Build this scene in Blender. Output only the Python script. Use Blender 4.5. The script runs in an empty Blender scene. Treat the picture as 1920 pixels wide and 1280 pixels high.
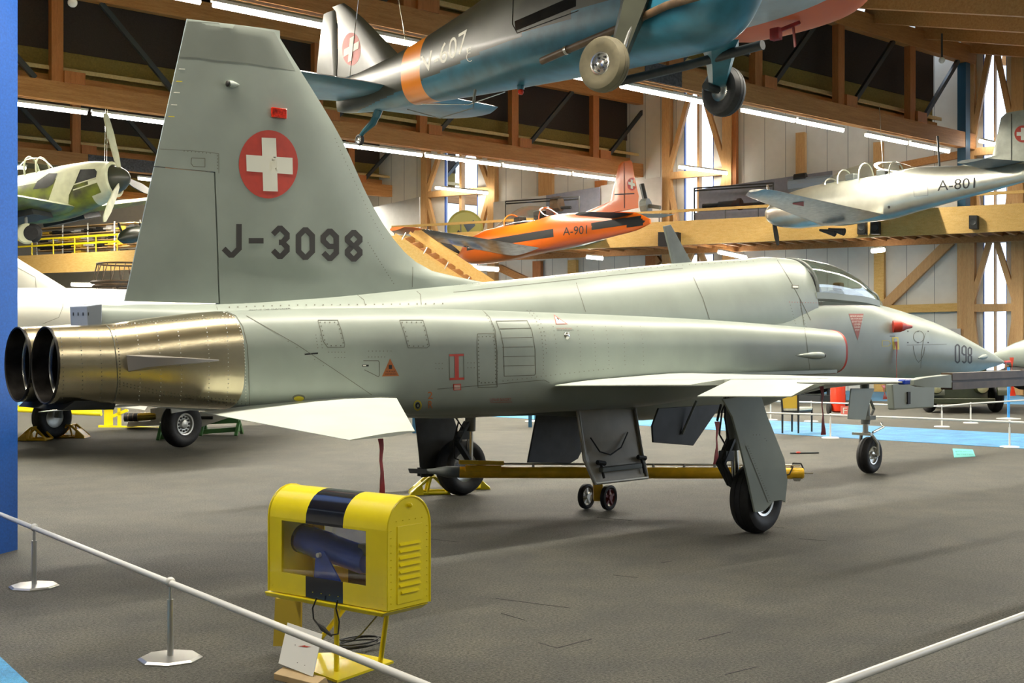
import bpy, bmesh, math, random
import numpy as np
from mathutils import Vector, Matrix
from mathutils.bvhtree import BVHTree
random.seed(7)
S = bpy.context.scene
COL = S.collection
PI = math.pi
# ---------------------------------------------------------------- camera
F_PX = 2400.0
CAM = Vector((-9.1955, -8.3253, 1.6469)); YAW = 0.79749
FW = Vector((math.cos(YAW), math.sin(YAW), 0)); RT = Vector((math.sin(YAW), -math.cos(YAW), 0)); UP = Vector((0, 0, 1))
cd = bpy.data.cameras.new('camera'); cam = bpy.data.objects.new('camera', cd); COL.objects.link(cam)
cam.location = CAM
cam.rotation_euler = (PI/2, 0, YAW-PI/2)
cd.sensor_width = 36; cd.lens = 36*F_PX/1920; cd.clip_end = 300
S.camera = cam
# ---------------------------------------------------------------- view, world
vs = S.view_settings
vs.view_transform = 'Standard'; vs.look = 'None'; vs.gamma = 1; vs.use_curve_mapping = False
vs.exposure = 0.0
S.cycles.max_bounces = 7; S.cycles.diffuse_bounces = 4; S.cycles.glossy_bounces = 4; S.cycles.transparent_max_bounces = 10
S.cycles.sample_clamp_indirect = 6
S.cycles.caustics_reflective = False; S.cycles.caustics_refractive = False
S.cycles.use_denoising = True
wd = bpy.data.worlds.new('sky'); S.world = wd; wd.use_nodes = True
nt = wd.node_tree; bg = nt.nodes['Background']
sky = nt.nodes.new('ShaderNodeTexSky'); sky.sky_type = 'HOSEK_WILKIE'; sky.turbidity = 6; sky.sun_direction = (0.2, -0.5, 0.8)
mixn = nt.nodes.new('ShaderNodeMix'); mixn.data_type = 'RGBA'; mixn.inputs[0].default_value = 0.97
nt.links.new(sky.outputs[0], mixn.inputs[6]); mixn.inputs[7].default_value = (0.72, 0.84, 1.0, 1)
nt.links.new(mixn.outputs[2], bg.inputs[0]); bg.inputs[1].default_value = 3.6
# ---------------------------------------------------------------- lamps of the hall: long fluorescent rows under the trusses, unseen near rows, one added far row
TDIR = Vector((18.904, -0.526, 0)).normalized(); TPER = Vector((-TDIR.y, TDIR.x, 0))
ZT = 7.56                                            # underside of the lower chords
TRUSS_A = Vector((27.82, 10.40, 0))                  # wall end of the visible near truss
def lamp_row(nm, c, length, power, col=(1, .93, .78), w=.14):
    l = bpy.data.lights.new(nm, 'AREA'); l.shape = 'RECTANGLE'; l.size = length; l.size_y = w; l.energy = power; l.color = col
    o = bpy.data.objects.new(nm, l); COL.objects.link(o); o.location = c
    o.rotation_euler = (0, 0, math.atan2(TDIR.y, TDIR.x)); return o
for k, (off, pw) in enumerate(((34, 2600), (22.9, 3200), (11.55, 2700), (0, 6600), (-11.55, 3300), (-21.5, 1150))):  # first row added to brighten the left gallery; last two unseen, without trusses
    c = TRUSS_A + TPER*off - TDIR*21
    lamp_row('row_area_light', Vector((c.x, c.y, ZT-.27)), 34, pw)
# ---------------------------------------------------------------- helpers
def ray(u, v): return FW + RT*((u-960)/F_PX) + UP*((640-v)/F_PX)
def at(u, v, d): return CAM + ray(u, v)*d
def onY(u, v, Y=0.0):
    r = ray(u, v); return CAM + r*((Y-CAM.y)/r.y)
def onX(u, v, X=0.0):
    r = ray(u, v); return CAM + r*((X-CAM.x)/r.x)
def onZ(u, v, Z=0.0):
    r = ray(u, v); return CAM + r*((Z-CAM.z)/r.z)
def onP(u, v, p0, n):
    r = ray(u, v); return CAM + r*((Vector(p0)-CAM).dot(n)/r.dot(n))
def V(*a): return Vector(a)
def tag(o, label=None, cat=None, group=None, kind=None):
    if label: o['label'] = label
    if cat: o['category'] = cat
    if group: o['group'] = group
    if kind: o['kind'] = kind
    return o
def thing(name, label, cat, loc=(0, 0, 0), group=None):
    o = bpy.data.objects.new(name, None); COL.objects.link(o); o.location = loc; o.empty_display_size = .1
    return tag(o, label, cat, group)
def copy_tree(o, parent=None):
    c = o.copy(); COL.objects.link(c)
    if parent: c.parent = parent
    for ch in list(o.children): copy_tree(ch, c)
    return c
def pose(o, M): o.matrix_basis = M
def frame_of(n):
    n = Vector(n).normalized(); a = Vector((0, 0, 1)) if abs(n.z) < .9 else Vector((1, 0, 0))
    u = a.cross(n).normalized(); return u, n.cross(u), n
class MB:
    def __init__(s): s.v = []; s.f = []; s.m = []
    def add(s, vs, fs, m=0):
        k = len(s.v); s.v += [Vector(p) for p in vs]; s.f += [tuple(i+k for i in f) for f in fs]; s.m += [m]*len(fs); return s
    def hexa(s, p, m=0):
        return s.add(p, [(0, 3, 2, 1), (4, 5, 6, 7), (0, 1, 5, 4), (1, 2, 6, 5), (2, 3, 7, 6), (3, 0, 4, 7)], m)
    def box(s, c, size, m=0, M=None):
        c = Vector(c); h = [x/2 for x in size]
        p = [Vector((sx*h[0], sy*h[1], sz*h[2])) for sz in (-1, 1) for sx, sy in ((-1, -1), (1, -1), (1, 1), (-1, 1))]
        if M: p = [M @ q for q in p]
        return s.hexa([c+q for q in p], m)
    def bar(s, a, b, w, h, m=0, up=(0, 0, 1)):
        a, b = Vector(a), Vector(b); d = (b-a).normalized(); up = Vector(up)
        sd = d.cross(up)
        if sd.length < 1e-4: sd = d.cross(Vector((1, 0, 0)))
        sd.normalize(); u = sd.cross(d)
        p = [q+sd*(i*w/2)+u*(j*h/2) for q in (a, b) for i, j in ((-1, -1), (1, -1), (1, 1), (-1, 1))]
        return s.hexa(p, m)
    def rings(s, R, m=0, cap=True, closed=True):
        k = len(s.v); n = len(R[0])
        for r in R: s.v += [Vector(p) for p in r]
        for i in range(len(R)-1):
            mi = m[i] if isinstance(m, (list, tuple)) else m
            for j in range(n if closed else n-1):
                a = k+i*n+j; b = k+i*n+(j+1) % n
                s.f.append((a, b, b+n, a+n)); s.m.append(mi)
        if cap and closed:
            m0 = m[0] if isinstance(m, (list, tuple)) else m; m1 = m[-1] if isinstance(m, (list, tuple)) else m
            if cap in (True, 1): s.f.append(tuple(k+j for j in range(n))[::-1]); s.m.append(m0)
            if cap in (True, 2): s.f.append(tuple(k+(len(R)-1)*n+j for j in range(n))); s.m.append(m1)
        return s
    def tube(s, pts, r, n=8, m=0, cap=True):
        pts = [Vector(p) for p in pts]; R = []; prev = None
        for i, p in enumerate(pts):
            d = (pts[min(i+1, len(pts)-1)]-pts[max(i-1, 0)]).normalized()
            if prev is None: u, w, _ = frame_of(d)
            else:
                u = prev - d*prev.dot(d); u.normalize(); w = d.cross(u)
            prev = u; ri = r[i] if isinstance(r, (list, tuple)) else r
            R.append([p + u*(ri*math.cos(2*PI*j/n)) + w*(ri*math.sin(2*PI*j/n)) for j in range(n)])
        return s.rings(R, m, cap)
    def lathe(s, prof, o, ax, n=24, m=0, cap=False):
        o = Vector(o); u, w, d = frame_of(ax)
        return s.rings([[o+d*h+u*(r*math.cos(2*PI*j/n))+w*(r*math.sin(2*PI*j/n)) for j in range(n)] for r, h in prof], m, cap)
    def ball(s, c, r, n=12, m=0):
        sc = r if isinstance(r, (list, tuple)) else (r, r, r); c = Vector(c); R = []
        for i in range(1, n//2+1):
            t = PI*i/(n//2+1)
            R.append([c+Vector((sc[0]*math.sin(t)*math.cos(2*PI*j/n), sc[1]*math.sin(t)*math.sin(2*PI*j/n), -sc[2]*math.cos(t))) for j in range(n)])
        return s.rings(R, m, True)
    def prism(s, poly, off, m=0):
        """polygon of 3D points extruded by vector off"""
        poly = [Vector(p) for p in poly]; n = len(poly); off = Vector(off)
        vs = poly+[p+off for p in poly]
        return s.add(vs, [tuple(range(n))[::-1], tuple(range(n, 2*n))]+[(i, (i+1) % n, (i+1) % n+n, i+n) for i in range(n)], m)
    def xform(s, M): s.v = [M @ p for p in s.v]; return s
    def build(s, name, mats, parent=None, ang=35, bevel=0, recalc=True):
        me = bpy.data.meshes.new(name); me.from_pydata([tuple(p) for p in s.v], [], s.f)
        if not isinstance(mats, (list, tuple)): mats = [mats]
        for x in mats: me.materials.append(x)
        me.polygons.foreach_set('material_index', s.m)
        if recalc:
            bm = bmesh.new(); bm.from_mesh(me); bmesh.ops.recalc_face_normals(bm, faces=bm.faces); bm.to_mesh(me); bm.free()
        if ang:
            me.polygons.foreach_set('use_smooth', [True]*len(me.polygons)); me.set_sharp_from_angle(angle=math.radians(ang))
        me.update()
        o = bpy.data.objects.new(name, me); COL.objects.link(o)
        if parent:
            o.parent = parent
            if parent.type == 'EMPTY': o.matrix_parent_inverse = Matrix.Translation(-parent.location)
        if bevel:
            b = o.modifiers.new('bevel', 'BEVEL'); b.width = bevel; b.segments = 2; b.limit_method = 'ANGLE'; b.angle_limit = math.radians(40)
        return o
    def bvh(s): return BVHTree.FromPolygons([tuple(p) for p in s.v], s.f)
# ---------------------------------------------------------------- materials
def mat(name, col, rough=.5, metal=0, noise=0, nscale=8, spec=None, bump=0, bscale=60, emit=None, estr=1, alpha=None, trans=0, coat=0, stretch=None, col2=None):
    m = bpy.data.materials.new(name); m.use_nodes = True; t = m.node_tree; b = t.nodes['Principled BSDF']
    c4 = (*col, 1)
    b.inputs['Base Color'].default_value = c4; b.inputs['Roughness'].default_value = rough; b.inputs['Metallic'].default_value = metal
    if coat: b.inputs['Coat Weight'].default_value = coat; b.inputs['Coat Roughness'].default_value = .12
    if spec is not None: b.inputs['Specular IOR Level'].default_value = spec
    if trans: b.inputs['Transmission Weight'].default_value = trans
    if alpha is not None: b.inputs['Alpha'].default_value = alpha
    if emit: b.inputs['Emission Color'].default_value = (*emit, 1); b.inputs['Emission Strength'].default_value = estr
    tc = t.nodes.new('ShaderNodeTexCoord'); mp = t.nodes.new('ShaderNodeMapping'); t.links.new(tc.outputs['Object'], mp.inputs[0])
    if stretch: mp.inputs['Scale'].default_value = stretch
    if noise or col2:
        n = t.nodes.new('ShaderNodeTexNoise'); n.inputs['Scale'].default_value = nscale; n.inputs['Detail'].default_value = 5
        t.links.new(mp.outputs[0], n.inputs['Vector'])
        r = t.nodes.new('ShaderNodeValToRGB'); r.color_ramp.elements[0].position = .3; r.color_ramp.elements[1].position = .7
        if col2: r.color_ramp.elements[0].color = c4; r.color_ramp.elements[1].color = (*col2, 1)
        else:
            r.color_ramp.elements[0].color = (*[x*(1-noise) for x in col], 1); r.color_ramp.elements[1].color = (*[min(1, x*(1+noise)) for x in col], 1)
        t.links.new(n.outputs['Fac'], r.inputs[0]); t.links.new(r.outputs[0], b.inputs['Base Color'])
    if bump:
        n2 = t.nodes.new('ShaderNodeTexNoise'); n2.inputs['Scale'].default_value = bscale; t.links.new(mp.outputs[0], n2.inputs['Vector'])
        bp = t.nodes.new('ShaderNodeBump'); bp.inputs['Strength'].default_value = bump; bp.inputs['Distance'].default_value = .02
        t.links.new(n2.outputs['Fac'], bp.inputs['Height']); t.links.new(bp.outputs[0], b.inputs['Normal'])
    return m
def wood(name, c1, c2, stretch, rough=.6):
    m = mat(name, c1, rough, noise=0, nscale=3, col2=c2, stretch=stretch)
    t = m.node_tree; b = t.nodes['Principled BSDF']
    w = t.nodes.new('ShaderNodeTexNoise'); w.inputs['Scale'].default_value = 22; w.inputs['Detail'].default_value = 8; w.inputs['Roughness'].default_value = .7
    mp = [n for n in t.nodes if n.bl_idname == 'ShaderNodeMapping'][0]; t.links.new(mp.outputs[0], w.inputs['Vector'])
    mx = t.nodes.new('ShaderNodeMix'); mx.data_type = 'RGBA'; mx.blend_type = 'MULTIPLY'; mx.inputs[0].default_value = .7
    rp = t.nodes.new('ShaderNodeValToRGB'); rp.color_ramp.elements[0].color = (.62, .55, .5, 1); rp.color_ramp.elements[0].position = .35; rp.color_ramp.elements[1].position = .6
    src = b.inputs['Base Color'].links[0].from_socket
    t.links.new(w.outputs['Fac'], rp.inputs[0]); t.links.new(src, mx.inputs[6]); t.links.new(rp.outputs[0], mx.inputs[7]); t.links.new(mx.outputs[2], b.inputs['Base Color'])
    return m
M = {}
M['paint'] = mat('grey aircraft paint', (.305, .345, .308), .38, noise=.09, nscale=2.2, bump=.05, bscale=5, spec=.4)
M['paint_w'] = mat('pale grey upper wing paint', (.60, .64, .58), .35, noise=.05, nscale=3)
M['paint_d'] = mat('darker grey fin cap paint', (.215, .24, .21), .5, noise=.06, nscale=3)
M['hotmetal'] = mat('bare nickel skin', (.60, .53, .37), .27, metal=1, noise=.14, nscale=3.5, bump=.12, bscale=7)
M['hotdark'] = mat('sooty nozzle steel', (.05, .045, .04), .38, metal=.9, noise=.5, nscale=9)
M['steel'] = mat('polished steel', (.62, .62, .60), .25, metal=1)
M['alu'] = mat('dull aluminium', (.55, .55, .52), .42, metal=.85, noise=.1, nscale=8)
M['rubber'] = mat('black tyre rubber', (.012, .012, .014), .62, noise=.4, nscale=20)
M['black'] = mat('matt black', (.012, .012, .012), .6)
M['ink'] = mat('faded black marking', (.035, .03, .028), .55)
M['panelline'] = mat('panel gap grime', (.13, .13, .10), .7)
M['white'] = mat('white marking', (.82, .81, .72), .5)
M['red'] = mat('red marking', (.52, .045, .025), .5, noise=.12, nscale=12)
M['redfade'] = mat('faded red marking', (.42, .14, .12), .6)
M['orangemk'] = mat('orange marking', (.62, .19, .05), .6)
M['orangetri'] = mat('burnt orange sticker', (.38, .11, .02), .5)
M['redlamp'] = mat('red lamp glass', (.5, .02, .005), .12, noise=.7, nscale=40)
M['yellowmk'] = mat('yellow marking', (.72, .60, .04), .5)
M['ribbon'] = mat('red streamer cloth', (.25, .012, .012), .7, noise=.3, nscale=14)
M['darkgrey'] = mat('dark primer grey', (.026, .028, .03), .5, noise=.3, nscale=8)
M['wellgrey'] = mat('undercarriage grey', (.16, .175, .165), .5, noise=.15, nscale=6)
M['yellow'] = mat('glossy yellow paint', (.90, .74, .01), .28, noise=.04, nscale=6, coat=.4)
M['towyellow'] = mat('worn yellow paint', (.86, .50, .02), .32, noise=.16, nscale=9)
M['gblack'] = mat('gloss black band', (.008, .01, .02), .14, coat=.6)
M['blue'] = mat('blue cannon paint', (.03, .09, .50), .25, coat=.5, noise=.2)
M['bluewall'] = mat('blue partition', (.01, .11, .50), .55, noise=.15, nscale=60)
M['teal'] = mat('blue green underside paint', (.022, .125, .19), .36, noise=.25, nscale=4)
M['olive'] = mat('olive drab gloss paint', (.03, .032, .02), .36, noise=.25, nscale=3, coat=.12)
M['orange'] = mat('trainer orange paint', (.72, .13, .006), .3, coat=.25)
M['wingorange'] = mat('orange wing tip paint', (.72, .12, .005), .55)
M['silver'] = mat('bare aluminium skin', (.60, .60, .53), .30, metal=.9, noise=.1, nscale=3)
M['woodb'] = wood('brown glulam', (.45, .20, .06), (.58, .29, .10), (.4, 6, 6))
M['woodr'] = wood('reddish post timber', (.42, .15, .04), (.52, .2, .06), (6, 6, .4))
M['woody'] = wood('yellow glulam', (.74, .45, .12), (.82, .55, .19), (6, .4, 6))
M['woodv'] = wood('pale post timber', (.62, .36, .14), (.70, .44, .2), (6, 6, .35))
M['board'] = wood('ceiling boards', (.62, .46, .20), (.72, .56, .28), (6, .5, 6))
M['steelblue'] = mat('dark painted steel brace', (.035, .04, .045), .4)
M['bluepost'] = mat('blue painted steel post', (.02, .09, .17), .4)
M['darkpanel'] = mat('dark acoustic panel', (.040, .028, .022), .9, noise=.2, nscale=30)
M['olivepanel'] = mat('olive insulation board', (.24, .18, .05), .9, noise=.15, nscale=20)
M['wallw'] = mat('white wall panel', (.76, .75, .70), .6, noise=.03, nscale=4)
M['tube'] = mat('lit fluorescent tube', (1, 1, 1), .5, emit=(1, .93, .80), estr=32)
def clear(name, tint, refl=.10):
    m = bpy.data.materials.new(name); m.use_nodes = True; t = m.node_tree; t.nodes.remove(t.nodes['Principled BSDF'])
    tr = t.nodes.new('ShaderNodeBsdfTransparent'); tr.inputs[0].default_value = (*tint, 1); gl = t.nodes.new('ShaderNodeBsdfGlossy'); gl.inputs['Roughness'].default_value = .03
    lw = t.nodes.new('ShaderNodeLayerWeight'); lw.inputs[0].default_value = .2; mt = t.nodes.new('ShaderNodeMath'); mt.operation = 'MULTIPLY_ADD'; mt.inputs[1].default_value = refl*3; mt.inputs[2].default_value = refl*.3; mt.use_clamp = True
    mx = t.nodes.new('ShaderNodeMixShader'); t.links.new(lw.outputs['Facing'], mt.inputs[0]); t.links.new(mt.outputs[0], mx.inputs[0]); t.links.new(tr.outputs[0], mx.inputs[1]); t.links.new(gl.outputs[0], mx.inputs[2])
    t.links.new(mx.outputs[0], t.nodes['Material Output'].inputs[0]); return m
M['glass'] = clear('clear canopy perspex', (.93, .96, .93), .16)
M['glassd'] = clear('clear display glass', (.96, .97, .98), .08)
M['chairwood'] = mat('yellow plywood', (.72, .46, .05), .4)
M['cushion'] = mat('pale cushion fabric', (.6, .56, .45), .9, noise=.1, nscale=30)
M['green'] = mat('green painted steel', (.09, .25, .08), .4)
M['card'] = mat('white printed card', (.85, .85, .82), .5)
M['lightwood'] = mat('light beech', (.58, .42, .22), .5, noise=.1, nscale=12)
M['railw'] = mat('white enamelled rail', (.72, .72, .70), .3)
M['milgreen'] = mat('dark vehicle green', (.035, .042, .02), .35, noise=.2)
M['poster'] = mat('grey display board', (.20, .21, .27), .5, noise=.1)
M['posterl'] = mat('pale display board', (.55, .54, .53), .5, noise=.05, nscale=4)
M['brownrust'] = mat('brown gunmetal', (.09, .055, .03), .45, noise=.4)
M['redext'] = mat('bright red enamel', (.75, .045, .01), .35)
def carpet(name, c1, c2, speck):
    m = mat(name, c1, .62, noise=0, nscale=.55, col2=c2, bump=.7, bscale=150, spec=.33)
    t = m.node_tree; b = t.nodes['Principled BSDF']
    b.inputs['Sheen Weight'].default_value = .17; b.inputs['Sheen Roughness'].default_value = .22; b.inputs['Sheen Tint'].default_value = (1, .93, .74, 1)
    n = t.nodes.new('ShaderNodeTexNoise'); n.inputs['Scale'].default_value = 62; n.inputs['Detail'].default_value = 6; n.inputs['Roughness'].default_value = .75
    mp = [q for q in t.nodes if q.bl_idname == 'ShaderNodeMapping'][0]; t.links.new(mp.outputs[0], n.inputs['Vector'])
    r = t.nodes.new('ShaderNodeValToRGB'); r.color_ramp.elements[0].position = .40; r.color_ramp.elements[1].position = .62
    r.color_ramp.elements[0].color = (1-speck,)*3+(1,); r.color_ramp.elements[1].color = (1+speck*1.5,)*3+(1,)
    mx = t.nodes.new('ShaderNodeMix'); mx.data_type = 'RGBA'; mx.blend_type = 'MULTIPLY'; mx.inputs[0].default_value = 1
    src = b.inputs['Base Color'].links[0].from_socket
    t.links.new(n.outputs['Fac'], r.inputs[0]); t.links.new(src, mx.inputs[6]); t.links.new(r.outputs[0], mx.inputs[7])
    n3 = t.nodes.new('ShaderNodeTexNoise'); n3.inputs['Scale'].default_value = 2.6; n3.inputs['Detail'].default_value = 4; t.links.new(mp.outputs[0], n3.inputs['Vector'])
    r3 = t.nodes.new('ShaderNodeValToRGB'); r3.color_ramp.elements[0].position = .35; r3.color_ramp.elements[1].position = .65; r3.color_ramp.elements[0].color = (.78, .79, .82, 1); r3.color_ramp.elements[1].color = (1.18, 1.15, 1.06, 1)
    m3 = t.nodes.new('ShaderNodeMix'); m3.data_type = 'RGBA'; m3.blend_type = 'MULTIPLY'; m3.inputs[0].default_value = 1
    t.links.new(n3.outputs['Fac'], r3.inputs[0]); t.links.new(mx.outputs[2], m3.inputs[6]); t.links.new(r3.outputs[0], m3.inputs[7]); t.links.new(m3.outputs[2], b.inputs['Base Color'])
    return m
M['carpet'] = carpet('grey needle felt carpet', (.043, .044, .039), (.070, .069, .059), .9)
M['carpetb'] = carpet('blue felt walkway', (.06, .27, .56), (.07, .31, .62), .2)
# ---------------------------------------------------------------- decals laid on a surface
def put_decal(mb, bvh, polys, m, maxe=9, off=.002, mp=None):
    """polys: 2D polygons (frame coordinates); each vertex is dropped on the surface found along its ray"""
    bm = bmesh.new()
    for poly in polys:
        vs = [bm.verts.new((p[0], p[1], 0)) for p in poly]
        try: bm.faces.new(vs)
        except ValueError: pass
    bm.normal_update()
    bmesh.ops.triangulate(bm, faces=bm.faces[:])
    for _ in range(5):
        es = [e for e in bm.edges if e.calc_length() > maxe]
        if not es: break
        bmesh.ops.subdivide_edges(bm, edges=es, cuts=1)
        bmesh.ops.triangulate(bm, faces=bm.faces[:])
    idx = {}; vs = []; fs = []
    for v in bm.verts:
        o, r = (CAM, ray(v.co.x, v.co.y).normalized()) if mp is None else mp(v.co.x, v.co.y)
        loc, nr, i, d = bvh.ray_cast(o, r)
        if loc is None: continue
        if nr.dot(r) > 0: nr = -nr
        idx[v.index] = len(vs); vs.append(loc+nr*off)
    for f in bm.faces:
        t = [v.index for v in f.verts]
        if all(i in idx for i in t):
            q = [idx[i] for i in t]
            L = [(vs[q[a]]-vs[q[a-1]]).length for a in range(3)]
            if max(L) < .5: fs.append(tuple(q))
    bm.free()
    if fs: mb.add(vs, fs, m)
def stroke(pts, w, closed=False):
    out = []; pts = [Vector((p[0], p[1])) for p in pts]
    n = len(pts); seq = [(pts[i], pts[(i+1) % n]) for i in range(n if closed else n-1)]
    for a, b in seq:
        d = b-a
        if d.length < 1e-6: continue
        d.normalize(); s = Vector((-d.y, d.x))*w/2; e = d*w*.0
        out.append([a+s-e, a-s-e, b-s+e, b+s+e])
    return out
def polyband(pts, w, closed=False):
    """mitred band along a polyline, one quad per segment"""
    P = [Vector((p[0], p[1])) for p in pts]; n = len(P); L = []; R = []
    for i in range(n):
        a = P[i-1] if (i > 0 or closed) else None; c = P[(i+1) % n] if (i < n-1 or closed) else None
        d1 = (P[i]-a).normalized() if a is not None else (c-P[i]).normalized()
        d2 = (c-P[i]).normalized() if c is not None else d1
        n1 = Vector((-d1.y, d1.x)); n2 = Vector((-d2.y, d2.x)); mt = (n1+n2).normalized(); k = w/2/max(.35, mt.dot(n1))
        L.append(P[i]+mt*k); R.append(P[i]-mt*k)
    return [[L[i], R[i], R[(i+1) % n], L[(i+1) % n]] for i in range(n if closed else n-1)]
def dots(pts, r=1.1):
    return [[(x-r, y-r), (x+r, y-r), (x+r, y+r), (x-r, y+r)] for x, y in pts]
def rivets(path, step, r=1.1):
    out = []; acc = 0; P = [Vector(p) for p in path]
    for a, b in zip(P, P[1:]):
        L = (b-a).length; t = acc
        while t < L:
            q = a+(b-a)*(t/L); out.append((q.x, q.y)); t += step
        acc = t-L
    return dots(out, r)
_fc = {}
def glyphs(text):
    """filled outline of a line of text as triangles in a box of height 1, cached"""
    if text in _fc: return _fc[text]
    cu = bpy.data.curves.new('t', 'FONT'); cu.body = text; cu.size = 1; cu.resolution_u = 3
    ob = bpy.data.objects.new('t', cu); COL.objects.link(ob)
    me = bpy.data.meshes.new_from_object(ob.evaluated_get(bpy.context.evaluated_depsgraph_get()))
    P = [v.co.copy() for v in me.vertices]; Fc = [tuple(p.vertices) for p in me.polygons]
    bpy.data.objects.remove(ob); bpy.data.curves.remove(cu); bpy.data.meshes.remove(me)
    x0 = min(p.x for p in P); x1 = max(p.x for p in P); y0 = min(p.y for p in P); y1 = max(p.y for p in P)
    r = ([((p.x-x0)/(x1-x0), (p.y-y0)/(y1-y0)) for p in P], Fc); _fc[text] = r; return r
def text_polys(text, tl, tr, br, bl):
    """text stretched into the quad top-left, top-right, bottom-right, bottom-left"""
    P, Fc = glyphs(text); tl, tr, br, bl = [Vector(q) for q in (tl, tr, br, bl)]
    Q = [(bl+(br-bl)*x)*(1-y)+(tl+(tr-tl)*x)*y for x, y in P]
    return [[Q[i] for i in f] for f in Fc]
def octdigit(ch, x0, y0, x1, y1, w):
    """octagonal military lettering, centre lines inset by half the stroke"""
    a, b, c, d = x0+w/2, x1-w/2, y0+w/2, y1-w/2; m = (c+d)/2; k = (b-a)*.42
    if ch == 'J': return polyband([(b, y0), (b, d-k), (b-k, d), (a+k, d), (a, d-k)], w)
    if ch == '-': return [[(x0, m-w/2), (x1, m-w/2), (x1, m+w/2), (x0, m+w/2)]]
    if ch == '0': return polyband([(a+k, c), (b-k, c), (b, c+k), (b, d-k), (b-k, d), (a+k, d), (a, d-k), (a, c+k)], w, True)
    if ch == '8': return polyband([(a+k, c), (b-k, c), (b, c+k), (b, m-k), (b-k, m), (a+k, m), (a, m-k), (a, c+k)], w, True)+polyband([(a+k, m), (b-k, m), (b, m+k), (b, d-k), (b-k, d), (a+k, d), (a, d-k), (a, m+k)], w, True)
    if ch == '9': return polyband([(b, m+w*.3), (a+k, m+w*.3), (a, m+w*.3-k), (a, c+k), (a+k, c), (b-k, c), (b, c+k), (b, d-k), (b-k, d), (a+k, d), (a, d-k)], w)
    if ch == '3': return polyband([(a, c+k), (a+k, c), (b-k, c), (b, c+k), (b, m-k*.8), (b-k*.8, m)], w)+polyband([(b-k*.8, m), (b, m+k*.8), (b, d-k), (b-k, d), (a+k, d), (a, d-k)], w)+[[(a+k, m-w/2), (b-k*.6, m-w/2), (b-k*.6, m+w/2), (a+k, m+w/2)]]
    return []
def interp(keys, x):
    """smooth (pchip-like) interpolation of rows (x, a, b, ...)"""
    K = sorted(keys); xs = [k[0] for k in K]
    if x <= xs[0]: return list(K[0][1:])
    if x >= xs[-1]: return list(K[-1][1:])
    i = max(j for j in range(len(xs)-1) if xs[j] <= x); h = xs[i+1]-xs[i]; t = (x-xs[i])/h; out = []
    for c in range(1, len(K[0])):
        def sl(j):
            if j <= 0 or j >= len(xs)-1:
                j2 = min(max(j, 0), len(xs)-2) if j <= 0 else len(xs)-2
                return (K[j2+1][c]-K[j2][c])/(xs[j2+1]-xs[j2])
            d0 = (K[j][c]-K[j-1][c])/(xs[j]-xs[j-1]); d1 = (K[j+1][c]-K[j][c])/(xs[j+1]-xs[j])
            return 0 if d0*d1 <= 0 else 2*d0*d1/(d0+d1)
        a, b = K[i][c], K[i+1][c]; m0, m1 = sl(i)*h, sl(i+1)*h
        out.append((2*t**3-3*t*t+1)*a+(t**3-2*t*t+t)*m0+(-2*t**3+3*t*t)*b+(t**3-t*t)*m1)
    return out
def sect(x, yc, zc, hw, ht, hb, n=2.2, N=40):
    out = []
    for j in range(N):
        t = 2*PI*j/N; c, s = math.cos(t), math.sin(t)
        y = hw*math.copysign(abs(c)**(2/n), c); z = (ht if s > 0 else hb)*math.copysign(abs(s)**(2/n), s)
        out.append(Vector((x, yc+y, zc+z)))
    return out
def loft(keys, xs, N=40):
    """keys rows: x, yc, ztop, zbot, zmid, halfwidth, exponent"""
    R = []
    for x in xs:
        yc, zt, zb, zm, hw, n = interp(keys, x); R.append(sect(x, yc, zm, hw, zt-zm, zm-zb, n, N))
    return R
def lin(a, b, n): return [a+(b-a)*i/(n-1) for i in range(n)]
# ================================================================ setting
def struct(o): return tag(o, kind='structure')
fx0, fx1, fy0, fy1 = -24, 62, -30, 62
b = MB(); b.box((19, 16, -.05), (86, 92, .1)); struct(b.build('floor', M['carpet']))
# blue walkways, thin felt laid in the grey carpet
def slab(name, pts, z0, z1, m):
    b = MB(); b.prism([V(p[0], p[1], z0) for p in pts], V(0, 0, z1-z0)); return struct(b.build(name, m, ang=0))
slab('trim_1', [(10.25, -12), (13.1, -12), (13.4, 22), (10.0, 22)], .001, .006, M['carpetb'])
slab('trim_2', [(13.1, -2.0), (24, 2.2), (24, 4.4), (13.2, 1.2)], .001, .005, M['carpetb'])
q = [onZ(-40, 1195), onZ(62, 1290), onZ(62, 1500), onZ(-300, 1500)]
slab('trim_3', [(p.x, p.y) for p in q], .001, .006, M['carpetb'])
slab('trim_4', [(-14, 22.0), (40, 20.5), (40, 25.0), (-14, 27)], .001, .004, M['carpetb'])
slab('trim_5', [(24, 5.5), (34, 12), (31, 20), (21, 16)], .001, .0045, M['carpetb'])
rs_ = random.Random(5); seams = [((1010, 1205), (1045, 1215)), ((1045, 1215), (1110, 1198)), ((1360, 1265), (1420, 1250)), ((1310, 1200), (1370, 1185)), ((1150, 1078), (1195, 1083)), ((930, 1122), (1070, 1140)), ((1120, 970), (1185, 976)), ((1420, 985), (1470, 990)), ((1500, 1010), (1550, 1014)), ((800, 1010), (860, 1016)), ((940, 1150), (985, 1163)), ((1240, 1055), (1260, 1052))]
for (u0, v0), (u1, v1) in seams:
    a, c = onZ(u0, v0), onZ(u1, v1); slab('trim_6', [(a.x, a.y), (c.x, c.y), (c.x+.006, c.y+.006), (a.x+.004, a.y+.008)], .0005, .002, M['black'])
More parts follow.
